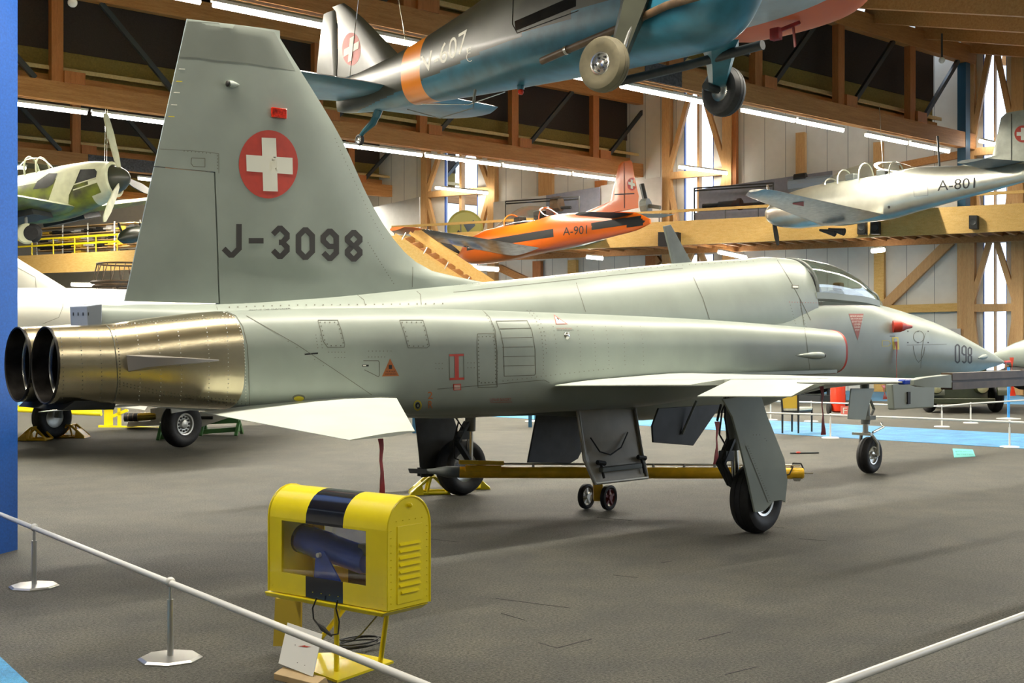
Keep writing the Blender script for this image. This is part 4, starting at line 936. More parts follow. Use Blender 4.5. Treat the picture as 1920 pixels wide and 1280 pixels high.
for dx, dy in ((-.085, .05), (.085, -.05)):
    c = V(.17, .07, .125)+RT*dx*1.25+FW*dy; ax = (RT*.80-FW*.6).normalized()
    o = MB(); o.lathe([(.085, .02), (.10, .03), (.122, .022), (.125, 0), (.122, -.022), (.10, -.03), (.085, -.02), (.085, .02)], c, ax, 28); wl = o.build('wheel', M['rubber'], tw)
    u_, q_, d_ = frame_of(ax); o = MB()
    for k in range(5):
        a = 2*PI*k/5+.3; o.bar(c, c+(u_*math.cos(a)+q_*math.sin(a))*.088, .022, .03, up=ax)
    o.lathe([(.03, .03), (.03, -.03)], c, ax, 12, cap=True); o.lathe([(.088, .016), (.082, .016), (.082, -.016), (.088, -.016)], c, ax, 28); o.build('spokes', mat('maroon spokes', (.18, .05, .06), .4) if dx > 0 else M['alu'], wl)
o = MB(); o.tube([tb(1482, 879), tb(1487, 868), tb(1502, 869), tb(1507, 880)], .008, 8); o.build('handle', M['black'], tw)
o = MB(); o.tube([tb(1440, 886, -.06), tb(1460, 893, -.07), tb(1480, 889, -.06), tb(1487, 874, -.04)], .007, 6); o.build('lanyard', M['black'], tw)
o = MB(); o.hexa([tb(1485, 896, -.04), tb(1503, 896, -.04), tb(1500, 902, -.03), tb(1489, 902, -.03), tb(1485, 896, .04), tb(1503, 896, .04), tb(1500, 902, .03), tb(1489, 902, .03)]); o.tube([tb(1506, 887), tb(1524, 887)], .008, 6); o.build('tail_foot', M['steel'], tw)
# wheel chocks
def chock(c, ang, s, label, m='yellow'):
    t = thing('wheel_chock', label, 'wheel chock', c, 'tubular wheel chocks')
    Mx = Matrix.Translation(c) @ Matrix.Rotation(ang, 4, 'Z') @ Matrix.Scale(s, 4)
    f = lambda *a: Mx @ V(*a)
    for y in (-.13, .13):
        o = MB(); o.tube([f(-.22, y, .02), f(-.02, y, .19), f(.04, y, .20), f(.22, y, .02)], .018*s, 8); o.tube([f(-.2, y, .018), f(.22, y, .018)], .018*s, 8); o.tube([f(.0, y, .19), f(-.04, y, .02)], .014*s, 8); o.build('side_frame', M[m], t)
    o = MB(); o.hexa([f(-.24, -.15, .0), f(-.24, .15, 0), f(-.08, .15, .0), f(-.08, -.15, .0), f(-.22, -.15, .03), f(-.22, .15, .03), f(-.10, .15, .14), f(-.10, -.15, .14)]); o.build('ramp_plate', M[m], t, ang=0, bevel=.005)
    o = MB(); o.tube([f(.2, -.15, .018), f(.2, .15, .018)], .018*s, 8); o.tube([f(0, -.15, .2), f(0, .15, .2)], .014*s, 8); o.build('cross_tube', M[m], t)
    return t
p = onZ(806, 925); chock(V(p.x, p.y, 0), YAW-PI/2+.15, .95, 'yellow tubular wheel chock left of the far main wheel of the grey jet')
p = onZ(886, 916); chock(V(p.x, p.y, 0), YAW+PI/2+.3, .75, 'yellow tubular wheel chock right of the far main wheel of the grey jet')
# ---- striped yellow camera housing
A, B_, Cc = onZ(504, 1106, .375), onZ(726, 1146, .375), onZ(788, 1124, .375)
hb = thing('display_housing', 'yellow arched metal housing with black bands and louvres around a blue projector, on yellow legs', 'display case', (-5.4, -3.2, 0))
e1 = (B_-A); Lh = e1.length; e1.normalize(); e2 = (Cc-B_); Dh = e2.length*.98; e2 = (e2-e1*e2.dot(e1)).normalized()
mid = B_+e2*Dh/2; dmid = (mid-CAM).dot(FW); zt = CAM.z+(640-930)/F_PX*dmid; H = zt-.375; R_ = Dh/2; h1 = H-R_
def hp(a, b, z): return A+e1*a+e2*b+UP*z
def arch(a, r=0.0, n=14): return [hp(a, Dh/2-(R_-r)*math.cos(PI*i/n), h1+(R_-r)*math.sin(PI*i/n)) for i in range(n+1)]
def fe(u, v): q = onP(u, v, A, e2); d = q-A; return d.dot(e1), d.z
wl, wt = fe(527.8, 975); wr, _ = fe(686, 993); _, wb = fe(527.8, 1072)
_, wt2 = fe(688, 993)
bl, _ = fe(573, 980); br, _ = fe(643, 985)
wt = min(wt, h1-.005)
def shell(a0, a1):
    """arched roof and back from a0 to a1, 2.5 mm thick"""
    o = MB(); f = [arch(a, .0) for a in (a0, a1)]
    prof0 = arch(a0); prof1 = arch(a1); in0 = arch(a0, .004); in1 = arch(a1, .004)
    o.rings([prof0, prof1, in1, in0, prof0], 0, cap=False, closed=False); return o
for a0, a1, m_ in ((0, bl, 'yellow'), (bl, br, 'gblack'), (br, Lh, 'yellow')):
    shell(a0, a1).build('housing_band' if m_ == 'gblack' else 'housing_shell', M[m_], hb, ang=30); o = MB(); o2 = MB()
    w0, w1 = max(a0, wl), min(a1, wr)
    def fp(x0, x1, z0, z1):
        if x1-x0 > .002 and z1-z0 > .002: o.hexa([hp(x0, 0, z0), hp(x1, 0, z0), hp(x1, .005, z0), hp(x0, .005, z0), hp(x0, 0, z1), hp(x1, 0, z1), hp(x1, .005, z1), hp(x0, .005, z1)])
    def bp(x0, x1, z0, z1):
        if x1-x0 > .002 and z1-z0 > .002: o2.hexa([hp(x0, Dh-.005, z0), hp(x1, Dh-.005, z0), hp(x1, Dh, z0), hp(x0, Dh, z0), hp(x0, Dh-.005, z1), hp(x1, Dh-.005, z1), hp(x1, Dh, z1), hp(x0, Dh, z1)])
    bp(a0, w0, 0, h1); bp(w1, a1, 0, h1); bp(w0, w1, 0, wb); bp(w0, w1, wt, h1)
    fp(a0, w0, 0, h1); fp(w1, a1, 0, h1); fp(w0, w1, 0, wb); o.build('front_panel', M[m_], hb, ang=0); o = MB(); fp(w0, w1, wt, h1)
    if o.f: o.build('header_panel', M[m_], hb, ang=0)
    o2.build('back_panel', M[m_], hb, ang=0)
for a, nm in ((0, 'end_panel'), (Lh, 'end_panel')):
    o = MB(); o.prism([hp(a, 0, 0)]+arch(a)+[hp(a, Dh, 0)], e1*(-.006 if a else .006)); ep = o.build(nm, M['yellow'], hb, ang=0)
    o = MB(); o.tube([hp(a, 0, 0)]+arch(a)+[hp(a, Dh, 0)], .006, 6); o.build('rim', M['yellow'], ep)
ec = hp(Lh, 0, 0)
def ef(b, z, o_=0): return hp(Lh+o_, b*Dh, z*H)
o = MB(); o.hexa([ef(.22, .04), ef(.80, .04), ef(.80, .74), ef(.22, .74), ef(.22, .04, .004), ef(.80, .04, .004), ef(.80, .74, .004), ef(.22, .74, .004)]); dr = o.build('service_door', M['yellow'], hb, ang=0, bevel=.001)
for k in range(8):
    z = .60-k*.062; w_ = .20 if k == 7 else .24
    o = MB(); o.prism([ef(.5-w_, z), ef(.5-w_, z-.04), ef(.5-w_, z-.032, .016)], (ef(.5+w_, z)-ef(.5-w_, z))); o.build('louvre', M['yellow'], dr, ang=0)
o = MB()
for k in range(11):
    for b_ in (.08, .92): o.ball(ef(b_, .06+k*.065, .003), .003, 6)
for k in range(5): o.ball(ef(.2+.15*k, .79, .003), .003, 6)
o.build('rivets', M['yellow'], hb)
o = MB(); o.ball(ef(.5, .92, .004), (.012, .02, .012), 8); o.build('latch', M['yellow'], hb)
o = MB()
for x in lin(.03, Lh-.03, 14):
    o.ball(hp(x, -.002, .03), .0026, 6); 
    if not (wl < x < wr): o.ball(hp(x, -.002, .06), .0022, 6)
o.build('rivets', M['yellow'], hb)
o = MB(); o.hexa([hp(wl, .006, wb), hp(wr, .006, wb), hp(wr, .009, wb), hp(wl, .009, wb), hp(wl, .006, wt), hp(wr, .006, wt), hp(wr, .009, wt), hp(wl, .009, wt)]); o.build('window_pane', M['glassd'], hb, ang=0)
o = MB(); o.hexa([hp(wl, Dh-.009, wb), hp(wr, Dh-.009, wb), hp(wr, Dh-.006, wb), hp(wl, Dh-.006, wb), hp(wl, Dh-.009, wt), hp(wr, Dh-.009, wt), hp(wr, Dh-.006, wt), hp(wl, Dh-.006, wt)]); o.build('window_pane', M['glassd'], hb, ang=0)
o = MB(); o.hexa([hp(-.01, -.01, -.03), hp(Lh-.03, -.01, -.03), hp(Lh-.03, Dh-.02, -.03), hp(-.01, Dh-.02, -.03), hp(-.015, -.02, -.005), hp(Lh+.0, -.02, -.005), hp(Lh, Dh, -.005), hp(-.015, Dh, -.005)]); o.build('tray', M['yellow'], hb, ang=0, bevel=.006)
# legs and foot plates
fb = onZ(632, 1262); lt = hp(Lh*.52, Dh*.3, -.02)
for (gp, tp_) in ((onZ(631, 1262), (.50, .25)), (onZ(713, 1246), (.80, .6)), (onZ(590, 1215), (.42, .9))):
    o = MB(); o.tube([hp(Lh*tp_[0], Dh*tp_[1], -.02), V(gp.x, gp.y, .01)], .0135, 12); o.build('leg', M['yellow'], hb)
o = MB(); Q = [onZ(u, v, .0) for u, v in ((585, 1262), (632, 1280), (738, 1243), (712, 1236), (660, 1226), (592, 1228))]; o.prism(Q, V(0, 0, .012)); o.build('foot_plate', M['yellow'], hb, ang=0)
o = MB(); Q = [onP(u, v, hp(.02, Dh*.55, 0), e2) for u, v in ((516, 1121), (564, 1124), (563, 1180), (553, 1192), (530, 1211), (512, 1211))]; o.prism(Q, e2*.012); o.build('side_plate', mat('dull yellow plate', (.55, .40, .03), .5), hb, ang=0)
# contents: blue projector on a bracket (stands in the housing)
pj = thing('projector', 'blue cylindrical projector on a steel fork inside the yellow housing', 'projector', hp(Lh*.5, Dh*.5, 0))
a = onP(566, 1008, hp(0, Dh*.5, 0), e2); c = onP(690, 1052, hp(0, Dh*.5, 0), e2)
o = MB(); d = (c-a).normalized(); o.lathe([(.02, 0), (.066, 0), (.076, .02), (.076, .20), (.07, .22), (.07, (c-a).length-.02), (.06, (c-a).length), (.001, (c-a).length)], a-d*.0, d, 28); o.build('barrel', M['blue'], pj)
o = MB(); o.lathe([(.073, .0), (.076, .0), (.076, .03), (.073, .03)], a, d, 28); o.build('rim', M['black'], pj)
m_ = onP(622, 1036, hp(0, Dh*.5, 0), e2)
o = MB(); o.prism([m_+V(0, 0, .02)-e1*.03-e2*.08, m_+V(0, 0, .02)+e1*.03-e2*.08, onP(642, 1098, hp(0, Dh*.5, .02)-e2*.08, e2), onP(588, 1088, hp(0, Dh*.5, .02)-e2*.08, e2)], e2*.008); o.build('fork', M['blue'], pj, ang=0)
o = MB(); o.lathe([(.012, 0), (.012, .02), (.001, .02)], m_-e2*.078, -e2, 12); o.build('pivot_bolt', M['white'], pj)
o = MB(); o.box(c+UP*.06, (.07, .07, .05)); o.build('terminal_box', M['wellgrey'], pj, ang=0)
o = MB(); o.hexa([hp(.02, .03, .002), hp(Lh-.02, .03, .002), hp(Lh-.02, Dh-.02, .002), hp(.02, Dh-.02, .002), hp(.02, .03, .012), hp(Lh-.02, .03, .012), hp(Lh-.02, Dh-.02, .012), hp(.02, Dh-.02, .012)]); o.build('base_board', M['woodb'], pj, ang=0)
# black lead with plug
cb = thing('power_cable', 'black power lead with plug hanging below and coiled under the yellow housing', 'cable', onZ(650, 1225))
def hq(u, v, b=0.0): return onP(u, v, hp(0, b, 0), e2)
o = MB(); o.tube([hq(594, 1120, -.03), hq(586, 1140, -.04), hq(588, 1160, -.04), hq(598, 1172, -.04)], .004, 6); o.tube([hq(622, 1190, -.04), hq(634, 1188, -.04), hq(636, 1165, -.03), hq(630, 1140, -.03), hq(633, 1124, -.03)], .004, 6); o.build('lead', M['black'], cb)
o = MB(); o.tube([hq(597, 1170, -.04), hq(605, 1178, -.04), hq(622, 1192, -.04)], [.006, .013, .005], 8); o.build('plug', M['black'], cb)
o = MB(); pts = []
for k in range(80):
    a_ = k*.35; r_ = .10+.02*math.sin(k*.23); g = onZ(652, 1226); pts.append(V(g.x+.12+r_*1.3*math.cos(a_), g.y+.06+r_*.8*math.sin(a_), .02+.0004*k))
g1 = hp(Lh*.8, Dh*.5, -.03); pts += [pts[-1]+V(.05, -.05, .0), V((pts[-1].x+g1.x)/2, (pts[-1].y+g1.y)/2, .15), g1]
o.tube(pts, .0042, 6); o.build('coil', M['black'], cb)
# white sign card on a beech block
sg = thing('sign_card', 'white card on a slanted beech block in front of the yellow housing', 'sign', onZ(550, 1272))
g = onZ(545, 1274); nb = ray(550, 1200).normalized(); nb.z = 0; nb.normalize()
q0, q1 = onZ(513, 1262, .03), onZ(593, 1282, .03); ee = (q1-q0).normalized(); en = V(-ee.y, ee.x, 0)
if en.dot(FW) < 0: en = -en
Lq = (q1-q0).length
Pc = [onP(u, v, q0+en*.03, (en+UP*-.5).normalized()) for u, v in ((522, 1243), (586, 1268), (604, 1189), (539, 1167))]
o = MB(); o.prism(Pc, en*.003); bb = o.bvh(); put_decal(o, bb, [[(559, 1211), (573, 1209.5), (573, 1211), (585, 1211.8), (575, 1213)]], 1); put_decal(o, bb, dots([(554, 1209), (558, 1242), (572, 1247)], .7), 2); o.build('card', [M['card'], M['red'], M['black']], sg, ang=0)
o = MB(); o.hexa([q0-UP*.03, q1-UP*.03, q1+en*.09-UP*.03, q0+en*.09-UP*.03, q0+UP*.0, q1, q1+en*.06+UP*.02, q0+en*.06+UP*.02]); o.build('block', M['lightwood'], sg, ang=0, bevel=.002)
# ================================================================ barriers
STL = mat('brushed stanchion steel', (.60, .60, .58), .30, metal=.85)
def stanchion(c, label, h=.40, octa=True, m=None, s=1.0, grp='low barrier posts'):
    c = Vector(c); c.z = 0; m = m or STL
    t = thing('barrier_post', label, 'barrier post', c, grp)
    o = MB(); n = 8 if octa else 24; R = .165*s
    o.rings([[c+V(r*math.cos(2*PI*j/n+.2), r*math.sin(2*PI*j/n+.2), z) for j in range(n)] for r, z in ((R, 0), (R, .006), (R*.9, .016), (.03, .02))], 0); o.build('base_plate', m, t, ang=20)
    o = MB(); o.tube([c+UP*.015, c+UP*(h-.09)], .0165*s, 16); o.tube([c+UP*(h-.09), c+UP*(h-.02)], .009*s, 10); o.build('post', m, t)
    o = MB(); o.ball(c+UP*(h-.0), .026*s, 14, 0); o.build('ball_joint', M['railw'], t)
    return t
P1, P2 = V(-5.489, .064, 0), V(-5.825, -2.334, 0); P3 = P2+(P2-P1)*1.07; P0 = P1+(P1-P2)*.40
stanchion(P1, 'steel barrier post with octagonal base beside the blue partition'); stanchion(P2, 'steel barrier post with octagonal base left of the yellow housing')
stanchion(P3, 'steel barrier post near the viewer, outside the lower edge')
def railing(pts, label, r=.0165, m=None, z=.395, grp='barrier rails'):
    for a, c in zip(pts, pts[1:]):
        d = (c-a).normalized()
        o = MB(); o.tube([V(a.x, a.y, z)+d*.02, V(c.x, c.y, z)-d*.02], r, 12); tag(o.build('barrier_rail', m or M['railw']), label if isinstance(label, str) else label.pop(0), 'barrier rail', grp)
railing([P0, P1, P2, P3], ['white barrier rail running left from the post by the blue partition', 'white barrier rail between the two octagonal steel posts', 'white barrier rail passing in front of the sign card'])
q0, q1 = V(-5.6, -5.817, 0), V(-2.9, -5.76, 0)
stanchion(q0, 'steel barrier post beyond the lower right edge'); stanchion(q1, 'steel barrier post beyond the right edge')
railing([q0, q1], ['white barrier rail crossing the lower right corner'])
WH = M['railw']
def farrow(pxs, labels, rl, s=.9):
    pts = [onZ(u, v) for u, v in pxs]
    for p_, l in zip(pts, labels):
        if l: stanchion(p_, l, octa=False, m=WH, s=s)
    railing([V(p_.x, p_.y, 0) for p_ in pts], rl, r=.016, m=WH)
farrow([(1330, 812), (1557, 821), (1893, 838), (2300, 862)], [None, 'white barrier post on the blue walkway between chair and nose wheel', 'white barrier post at the right edge on the blue walkway', None], ['white rail left of the nose wheel, crossing behind the chair', 'white rail passing behind the nose leg of the grey jet', 'white rail leaving at the right edge'])
farrow([(1330, 783), (1445, 787), (1521, 790), (1766, 800), (1820, 793), (2040, 775)], [None, 'far white barrier post left of the chair', 'far white barrier post right of the chair back', 'far white barrier post in front of the dark jeep', 'far white barrier post right of centre of the jeep', None],
       ['far white rail left of the chair', 'far white rail behind the chair back', 'far white rail behind the extinguisher and the nose leg', 'far white rail corner piece in front of the jeep', 'far white rail rising to the right past the jeep'])
p = onZ(1004, 790); 
t = thing('barrier_post', 'thin blue barrier post with round white foot seen under the grey jet belly', 'barrier post', p); o = MB(); o.tube([p, p+UP*1.0], .025, 8); o.build('post', M['bluepost'], t); o = MB(); o.lathe([(.22, 0), (.22, .01), (.05, .03), (.001, .03)], p, UP, 20); o.build('foot', WH, t)
p = onZ(1891, 785)
t = thing('barrier_post', 'thin blue barrier post with white foot at the right edge', 'barrier post', p); o = MB(); o.tube([p, p+UP*1.1], .03, 8); o.build('post', mat('bright blue pole', (.05, .3, .75), .4), t); o = MB(); o.lathe([(.25, 0), (.25, .01), (.05, .03), (.001, .03)], p, UP, 20); o.build('foot', WH, t)
# chair
ch = thing('chair', 'wooden visitor chair with yellow plywood back and pale cushion on the blue walkway', 'chair', V(10.6, 4.55, 0))
ca = at(1467, 812, 22.9); cb_ = at(1497, 814, 22.9); cc = at(1522, 811, 23.3); cdx = at(1485, 812, 23.3)
for q_ in (ca, cb_, cc, cdx): q_.z = 0
ex = (cb_-ca).normalized(); 
L_ = {}
for nm, p_, top in (('rear', ca, .86), ('rear', cb_, .86), ('front', cc, .44), ('front', cdx, .44)):
    lean = V(0, 0, 0)
    o = MB(); o.tube([V(p_.x, p_.y, 0), V(p_.x, p_.y, .43), V(p_.x, p_.y, top)+(ex*-.04 if nm == 'rear' else V(0, 0, 0))*(1 if p_ is ca else .3)], [.016, .02, .016], 8); o.build('leg', M['black'], ch)
up_ = lambda p_, z: V(p_.x, p_.y, z)
o = MB(); o.prism([up_(ca, .45), up_(cb_, .45), up_(cb_, .84)-ex*.01, up_(ca, .84)-ex*.04], FW*.015); o.build('backrest', M['chairwood'], ch, ang=0)
o = MB(); o.prism([up_(ca, .36), up_(cb_, .36), up_(cc, .36), up_(cdx, .36)], V(0, 0, .04)); o.build('seat_frame', M['black'], ch, ang=0)
o = MB(); o.prism([up_(ca, .40), up_(cb_, .40), up_(cc, .40)+ex*.02, up_(cdx, .40)], V(0, 0, .06)); o.build('seat_cushion', M['cushion'], ch, ang=40, bevel=.015)
# teal card and red stick on the floor
P = [onZ(u, v) for u, v in ((1789, 858), (1829, 856), (1824, 843), (1786, 841))]
o = MB(); o.prism([V(p_.x, p_.y, 0.001) for p_ in P], V(0, 0, .004)); bb = o.bvh(); put_decal(o, bb, text_polys('BITTE NICHT', (1791, 845), (1822, 845.5), (1823, 848), (1792, 848)), 1); put_decal(o, bb, text_polys('BETRETEN', (1793, 850), (1824, 850.5), (1825, 853), (1794, 853)), 1)
tag(o.build('floor_card', [mat('teal card', (.10, .48, .46), .6), mat('dark teal print', (.02, .2, .2), .6)], ang=0), 'flat teal printed card lying on the carpet right of the nose wheel', 'sign')
o = MB(); a, c = onZ(1482, 851), onZ(1535, 850); o.tube([V(a.x, a.y, .012), V(c.x, c.y, .012)], .011, 8); st = o.build('floor_rod', M['steelblue']); tag(st, 'thin dark rod with red tag lying on the carpet behind the near main wheel', 'rod')
o = MB(); o.ball(V(a.x, a.y, .02)+(c-a)*.28, (.05, .03, .018), 8); o.build('tag', M['red'], st)
# fire extinguisher and F sign
p = onZ(1571, 778); p.z = 0
t = thing('fire_extinguisher', 'red wheeled fire extinguisher behind the white rail left of the nose leg', 'fire extinguisher', p)
o = MB(); o.lathe([(.10, .06), (.165, .10), (.165, .78), (.13, .86), (.05, .90), (.05, .95), (.001, .95)], p, UP, 20); o.build('cylinder', M['redext'], t)
for s in (-1, 1):
    o = MB(); o.lathe([(.13, .03), (.15, .02), (.15, -.02), (.13, -.03), (.001, -.02)], p+RT*s*.2+UP*.15, RT, 18); o.build('wheel', M['black'], t)
o = MB(); o.tube([p+V(0, 0, .9), p+RT*-.2+UP*1.0, p+RT*-.35+UP*.75], .02, 8); o.build('hose', M['black'], t)
p2_ = at(1583, 765, 28.2)
t = thing('fire_sign', 'small red sign with white letter F beside the extinguisher', 'sign', V(p2_.x, p2_.y, 0))
o = MB(); q = [at(u, v, 28.2) for u, v in ((1577, 778), (1593, 778), (1593, 761), (1577, 761))]; o.prism(q, FW*.03)
bb = o.bvh(); put_decal(o, bb, text_polys('F', (1580.5, 764), (1588.5, 764), (1588.5, 775), (1580.5, 775)), 1); o.build('plate', [mat('faded red sign', (.75, .18, .15), .4), M['white']], t, ang=0)
o = MB(); o.tube([V(q[0].x, q[0].y, 0), q[0]], .02, 6); o.build('foot', M['steelblue'], t)
# ================================================================ hanging aircraft and background exhibits
def Rm(x, y, z, h, p, r):
    ch, sh, cp, sp, cr, sr = math.cos(h), math.sin(h), math.cos(p), math.sin(p), math.cos(r), math.sin(r)
    Rz = Matrix(((ch, -sh, 0), (sh, ch, 0), (0, 0, 1))); Ry = Matrix(((cp, 0, -sp), (0, 1, 0), (sp, 0, cp))); Rx = Matrix(((1, 0, 0), (0, cr, -sr), (0, sr, cr)))
    return Matrix.Translation((x, y, z)) @ (Rz @ Ry @ Rx).to_4x4()
def recolor(mb, fn, k0=0):
    for i in range(k0, len(mb.f)):
        c = sum((mb.v[j] for j in mb.f[i]), Vector())/len(mb.f[i]); r = fn(c)
        if r is not None: mb.m[i] = r
def surf(secs, n=10, t0=.12):
    """lifting surface from rows (y, z, xle, xte, [t/c]); z may be the span axis through swap"""
    R = []
    for s in secs:
        y, z, xl, xt = s[:4]; tc = s[4] if len(s) > 4 else t0; ch = xl-xt; up = []; dn = []
        for i in range(n+1):
            a = i/n; x = xt+ch*a; b = 1-a
            t = 5*tc*ch*(.2969*math.sqrt(b)-.126*b-.3516*b*b+.2843*b**3-.1015*b**4)
            up.append(V(x, y, z+t)); dn.append(V(x, y, z-t))
        R.append(up+dn[::-1][1:-1] if False else up+dn[::-1])
    return R
def vsurf(secs, n=8, t0=.09):
    """vertical surface from rows (z, xle, xte)"""
    return [[V(p.x, p.z, z) for p in surf([(0, 0, xl, xt, t0)], n)[0]] for z, xl, xt in secs]
class Plane:
    def __init__(s, name, label, P, grp=None):
        s.M = Rm(*P); s.Mi = s.M.inverted(); s.e = thing(name, label, 'aircraft', (0, 0, 0), grp)
        cl = s.Mi @ CAM; s.cam = cl; s.R3 = s.Mi.to_3x3()
    def mp(s, u, v): return s.cam, (s.R3 @ ray(u, v)).normalized()
    def done(s): s.e.matrix_basis = s.M
    def part(s, mb, name, m, parent=None, ang=35): return mb.build(name, m, parent or s.e, ang=ang)
def roundel(cx, cy, rx, ry, sk=0, ax=None, ay=None):
    a = .50
    cr = [(-a*.62, -1), (a*.62, -1), (a*.62, -a*.62), (1, -a*.62), (1, a*.62), (a*.62, a*.62), (a*.62, 1), (-a*.62, 1), (-a*.62, a*.62), (-1, a*.62), (-1, -a*.62), (-a*.62, -a*.62)]
    k = .72
    if ax: return [ring(cx, cy, rx, ry, 28)], [[(cx+x*ax[0]+y*ay[0], cy+x*ax[1]+y*ay[1]) for x, y in cr]]
    return [ring(cx, cy, rx, ry, 28)], [[(cx+x*rx*k, cy+y*ry*k+x*sk) for x, y in cr]]
def bands(pl, mb, bv, *args, **k):
    put_decal(mb, bv, *args, mp=pl.mp, **k)
# ---- dark liaison aircraft overhead (V-607)
pl = Plane('liaison_aircraft', 'dark olive and teal propeller aircraft with orange tail band and V-607, hung above the jet', (2.2249, .8524, 4.3329, 4.6958, .0105, -.0047))
K = [(-6.36, 0, 1.20, .82, 1.02, .035, 2), (-6.14, 0, 1.27, .77, 1.02, .09, 2.1), (-5.5, 0, 1.35, .70, 1.02, .16, 2.2), (-4.99, 0, 1.41, .67, 1.02, .215, 2.2), (-4.27, 0, 1.52, .65, 1.03, .30, 2.3), (-3.12, 0, 1.75, .61, 1.08, .43, 2.4),
     (-2.5, 0, 1.90, .60, 1.1, .50, 2.6), (-1.8, 0, 2.05, .59, 1.15, .56, 2.9), (-.3, 0, 2.1, .56, 1.15, .60, 3), (.45, 0, 2.0, .56, 1.15, .58, 2.8), (.8, 0, 1.9, .66, 1.2, .52, 2.6), (1.05, 0, 1.75, .86, 1.3, .42, 2.3), (1.2, 0, 1.6, 1.05, 1.33, .26, 2.1)]
f = MB(); f.rings(loft(K, lin(-6.36, 1.2, 160), 96), 0)
def dcol(c):
    if -4.50 < c.x < -4.02: return 2
    zdiv = .80+(c.x+5)*.075
    return 1 if c.z < zdiv else 0
recolor(f, dcol); bv = f.bvh()
bands(pl, f, bv, text_polys('V-607', (789, 106), (876, 54), (873, 97), (794, 138)), 3, maxe=8)
bands(pl, f, bv, [[(965, 40), (1080, -10), (1080, 12), (967, 58)]], 4, maxe=12); bands(pl, f, bv, polyband([(963, -20), (961, 45), (970, 62), (1085, 20)], 1.6), 4)
bands(pl, f, bv, text_polys('F', (875, 92), (883, 88), (883, 96), (876, 100)), 3); bands(pl, f, bv, polyband(ring(881, 107, 6, 8, 14)[2:12], 1.1), 3)
fo = pl.part(f, 'fuselage', [M['olive'], M['teal'], mat('orange tail band', (.80, .24, .01), .3, coat=.3), M['white'], mat('dark cabin window', (.02, .02, .02), .08)], ang=30)
f = MB(); f.rings(vsurf([(1.30, -4.75, -6.38, ), (1.6, -5.1, -6.36), (2.1, -5.72, -6.36), (2.32, -6.03, -6.40), (2.42, -6.2, -6.5)]), 0); bv = f.bvh()
a, c = roundel(659, 92, 17.5, 31, 0, (14, -8), (-2, 23)); bands(pl, f, bv, a, 1); bands(pl, f, bv, c, 2, off=.006); pl.part(f, 'fin', [M['olive'], M['red'], M['white']])
f = MB(); f.rings(vsurf([(1.30, -6.40, -6.93), (1.6, -6.38, -6.90), (2.1, -6.38, -6.80), (2.36, -6.42, -6.72)], t0=.12), 0); pl.part(f, 'rudder', M['olive'])
for s in (-1, 1):
    f = MB(); f.rings(surf([(s*.05, .97, -4.95, -6.3), (s*.5, .97, -4.95, -6.5), (s*2.15, 1.0, -5.15, -6.45), (s*2.3, 1.0, -5.4, -6.3)], t0=.09), 0); recolor(f, lambda c: 0 if c.z < .985 else 1); pl.part(f, 'tailplane', [M['teal'], M['olive']])
WG = [(.45, .0, .60, -1.45), (1.6, 0, .62, -1.45), (3.0, 0, .62, -1.45), (3.55, 0, .50, -1.42), (3.75, 0, .25, -1.2)]
whit = mat('pale grey wing underside', (.42, .45, .46), .35, noise=.12, nscale=4)
for s in (-1, 1):
    R = surf([(s*y, 1.74, xl-(.0), xt-.1) for y, z, xl, xt in WG], n=12, t0=.12)
    R = [[V(p.x, p.y, p.z+p.x*.13) for p in r] for r in R]
    f = MB(); f.rings(R, 0)
    def wc(c): return 2 if abs(c.y) > 2.75 else (1 if abs(c.y) < 1.3 else 0)
    f2 = MB(); ys = lin(.45, 3.0, 14)
    R = surf([(s*y, 1.74, .62, -1.55) for y in ys]+[(s*3.3, 1.74, .60, -1.54), (s*3.55, 1.75, .50, -1.45), (s*3.75, 1.76, .2, -1.2)], n=14, t0=.12)
    f2.rings([[V(p.x, p.y, p.z+p.x*.13) for p in r] for r in R], 0); recolor(f2, wc); bv = f2.bvh()
    if s > 0:
        for l in ([(1380, 48), (1500, 64), (1520, 84), (1455, 78), (1290, 40)], [(1330, 70), (1400, 52)]): bands(pl, f2, bv, polyband(l, 2.2), 3, off=-.006)
    pl.part(f2, 'wing', [whit, M['teal'], M['wingorange'], M['black']], ang=30)
# undercarriage, exhausts, tail wheel
for s, top, m_ in ((-1, V(.12, -.60, 1.25), 'olive'), (1, V(.35, .52, .72), 'teal')):
    w = wheel(V(0, s*1.05, .3), .30, .21, V(.10, s, 0), pl.e, hub=.42, holes=6, nm='main_wheel', tm=M['rubber'] if s > 0 else mat('dusty tyre', (.10, .085, .05), .8, noise=.2))
    o = MB(); b0 = V(.02, s*.90, .34)
    o.rings([[p+V(-w_, 0, 0), p+V(w_*.3, -t_, 0), p+V(w_, 0, 0), p+V(w_*.3, t_, 0)] for p, w_, t_ in ((b0, .12, .13), (b0.lerp(top, .3), .15, .16), (b0.lerp(top, .75), .20, .22), (top, .27, .25))], 0); pl.part(o, 'gear_leg', M[m_], ang=50)
    if s < 0:
        o = MB(); o.tube([b0+V(.12, -.05, .02), top+V(.1, -.04, -.1)], .022, 8); pl.part(o, 'brake_line', M['steel'])
    else:
        o = MB(); o.tube([V(0, .93, .3), V(0, .70, .32)], .05, 10); pl.part(o, 'axle', M['steelblue'])
        o = MB(); o.tube([V(.12, .95, .72), V(.35, 1.1, .70)], .02, 8); pl.part(o, 'step', M['black'])
o = MB(); o.tube([V(-1.45, -.56, .66), V(-1.1, -.58, .70), V(-.2, -.61, .80), V(.5, -.60, .92), V(1.4, -.5, .98)], .045, 12); ex = pl.part(o, 'exhaust_pipe', M['brownrust'])
o = MB(); o.tube([V(-1.03, -.585, .708), V(-.99, -.586, .712)], .056, 12); pl.part(o, 'clamp', M['steel'], ex)
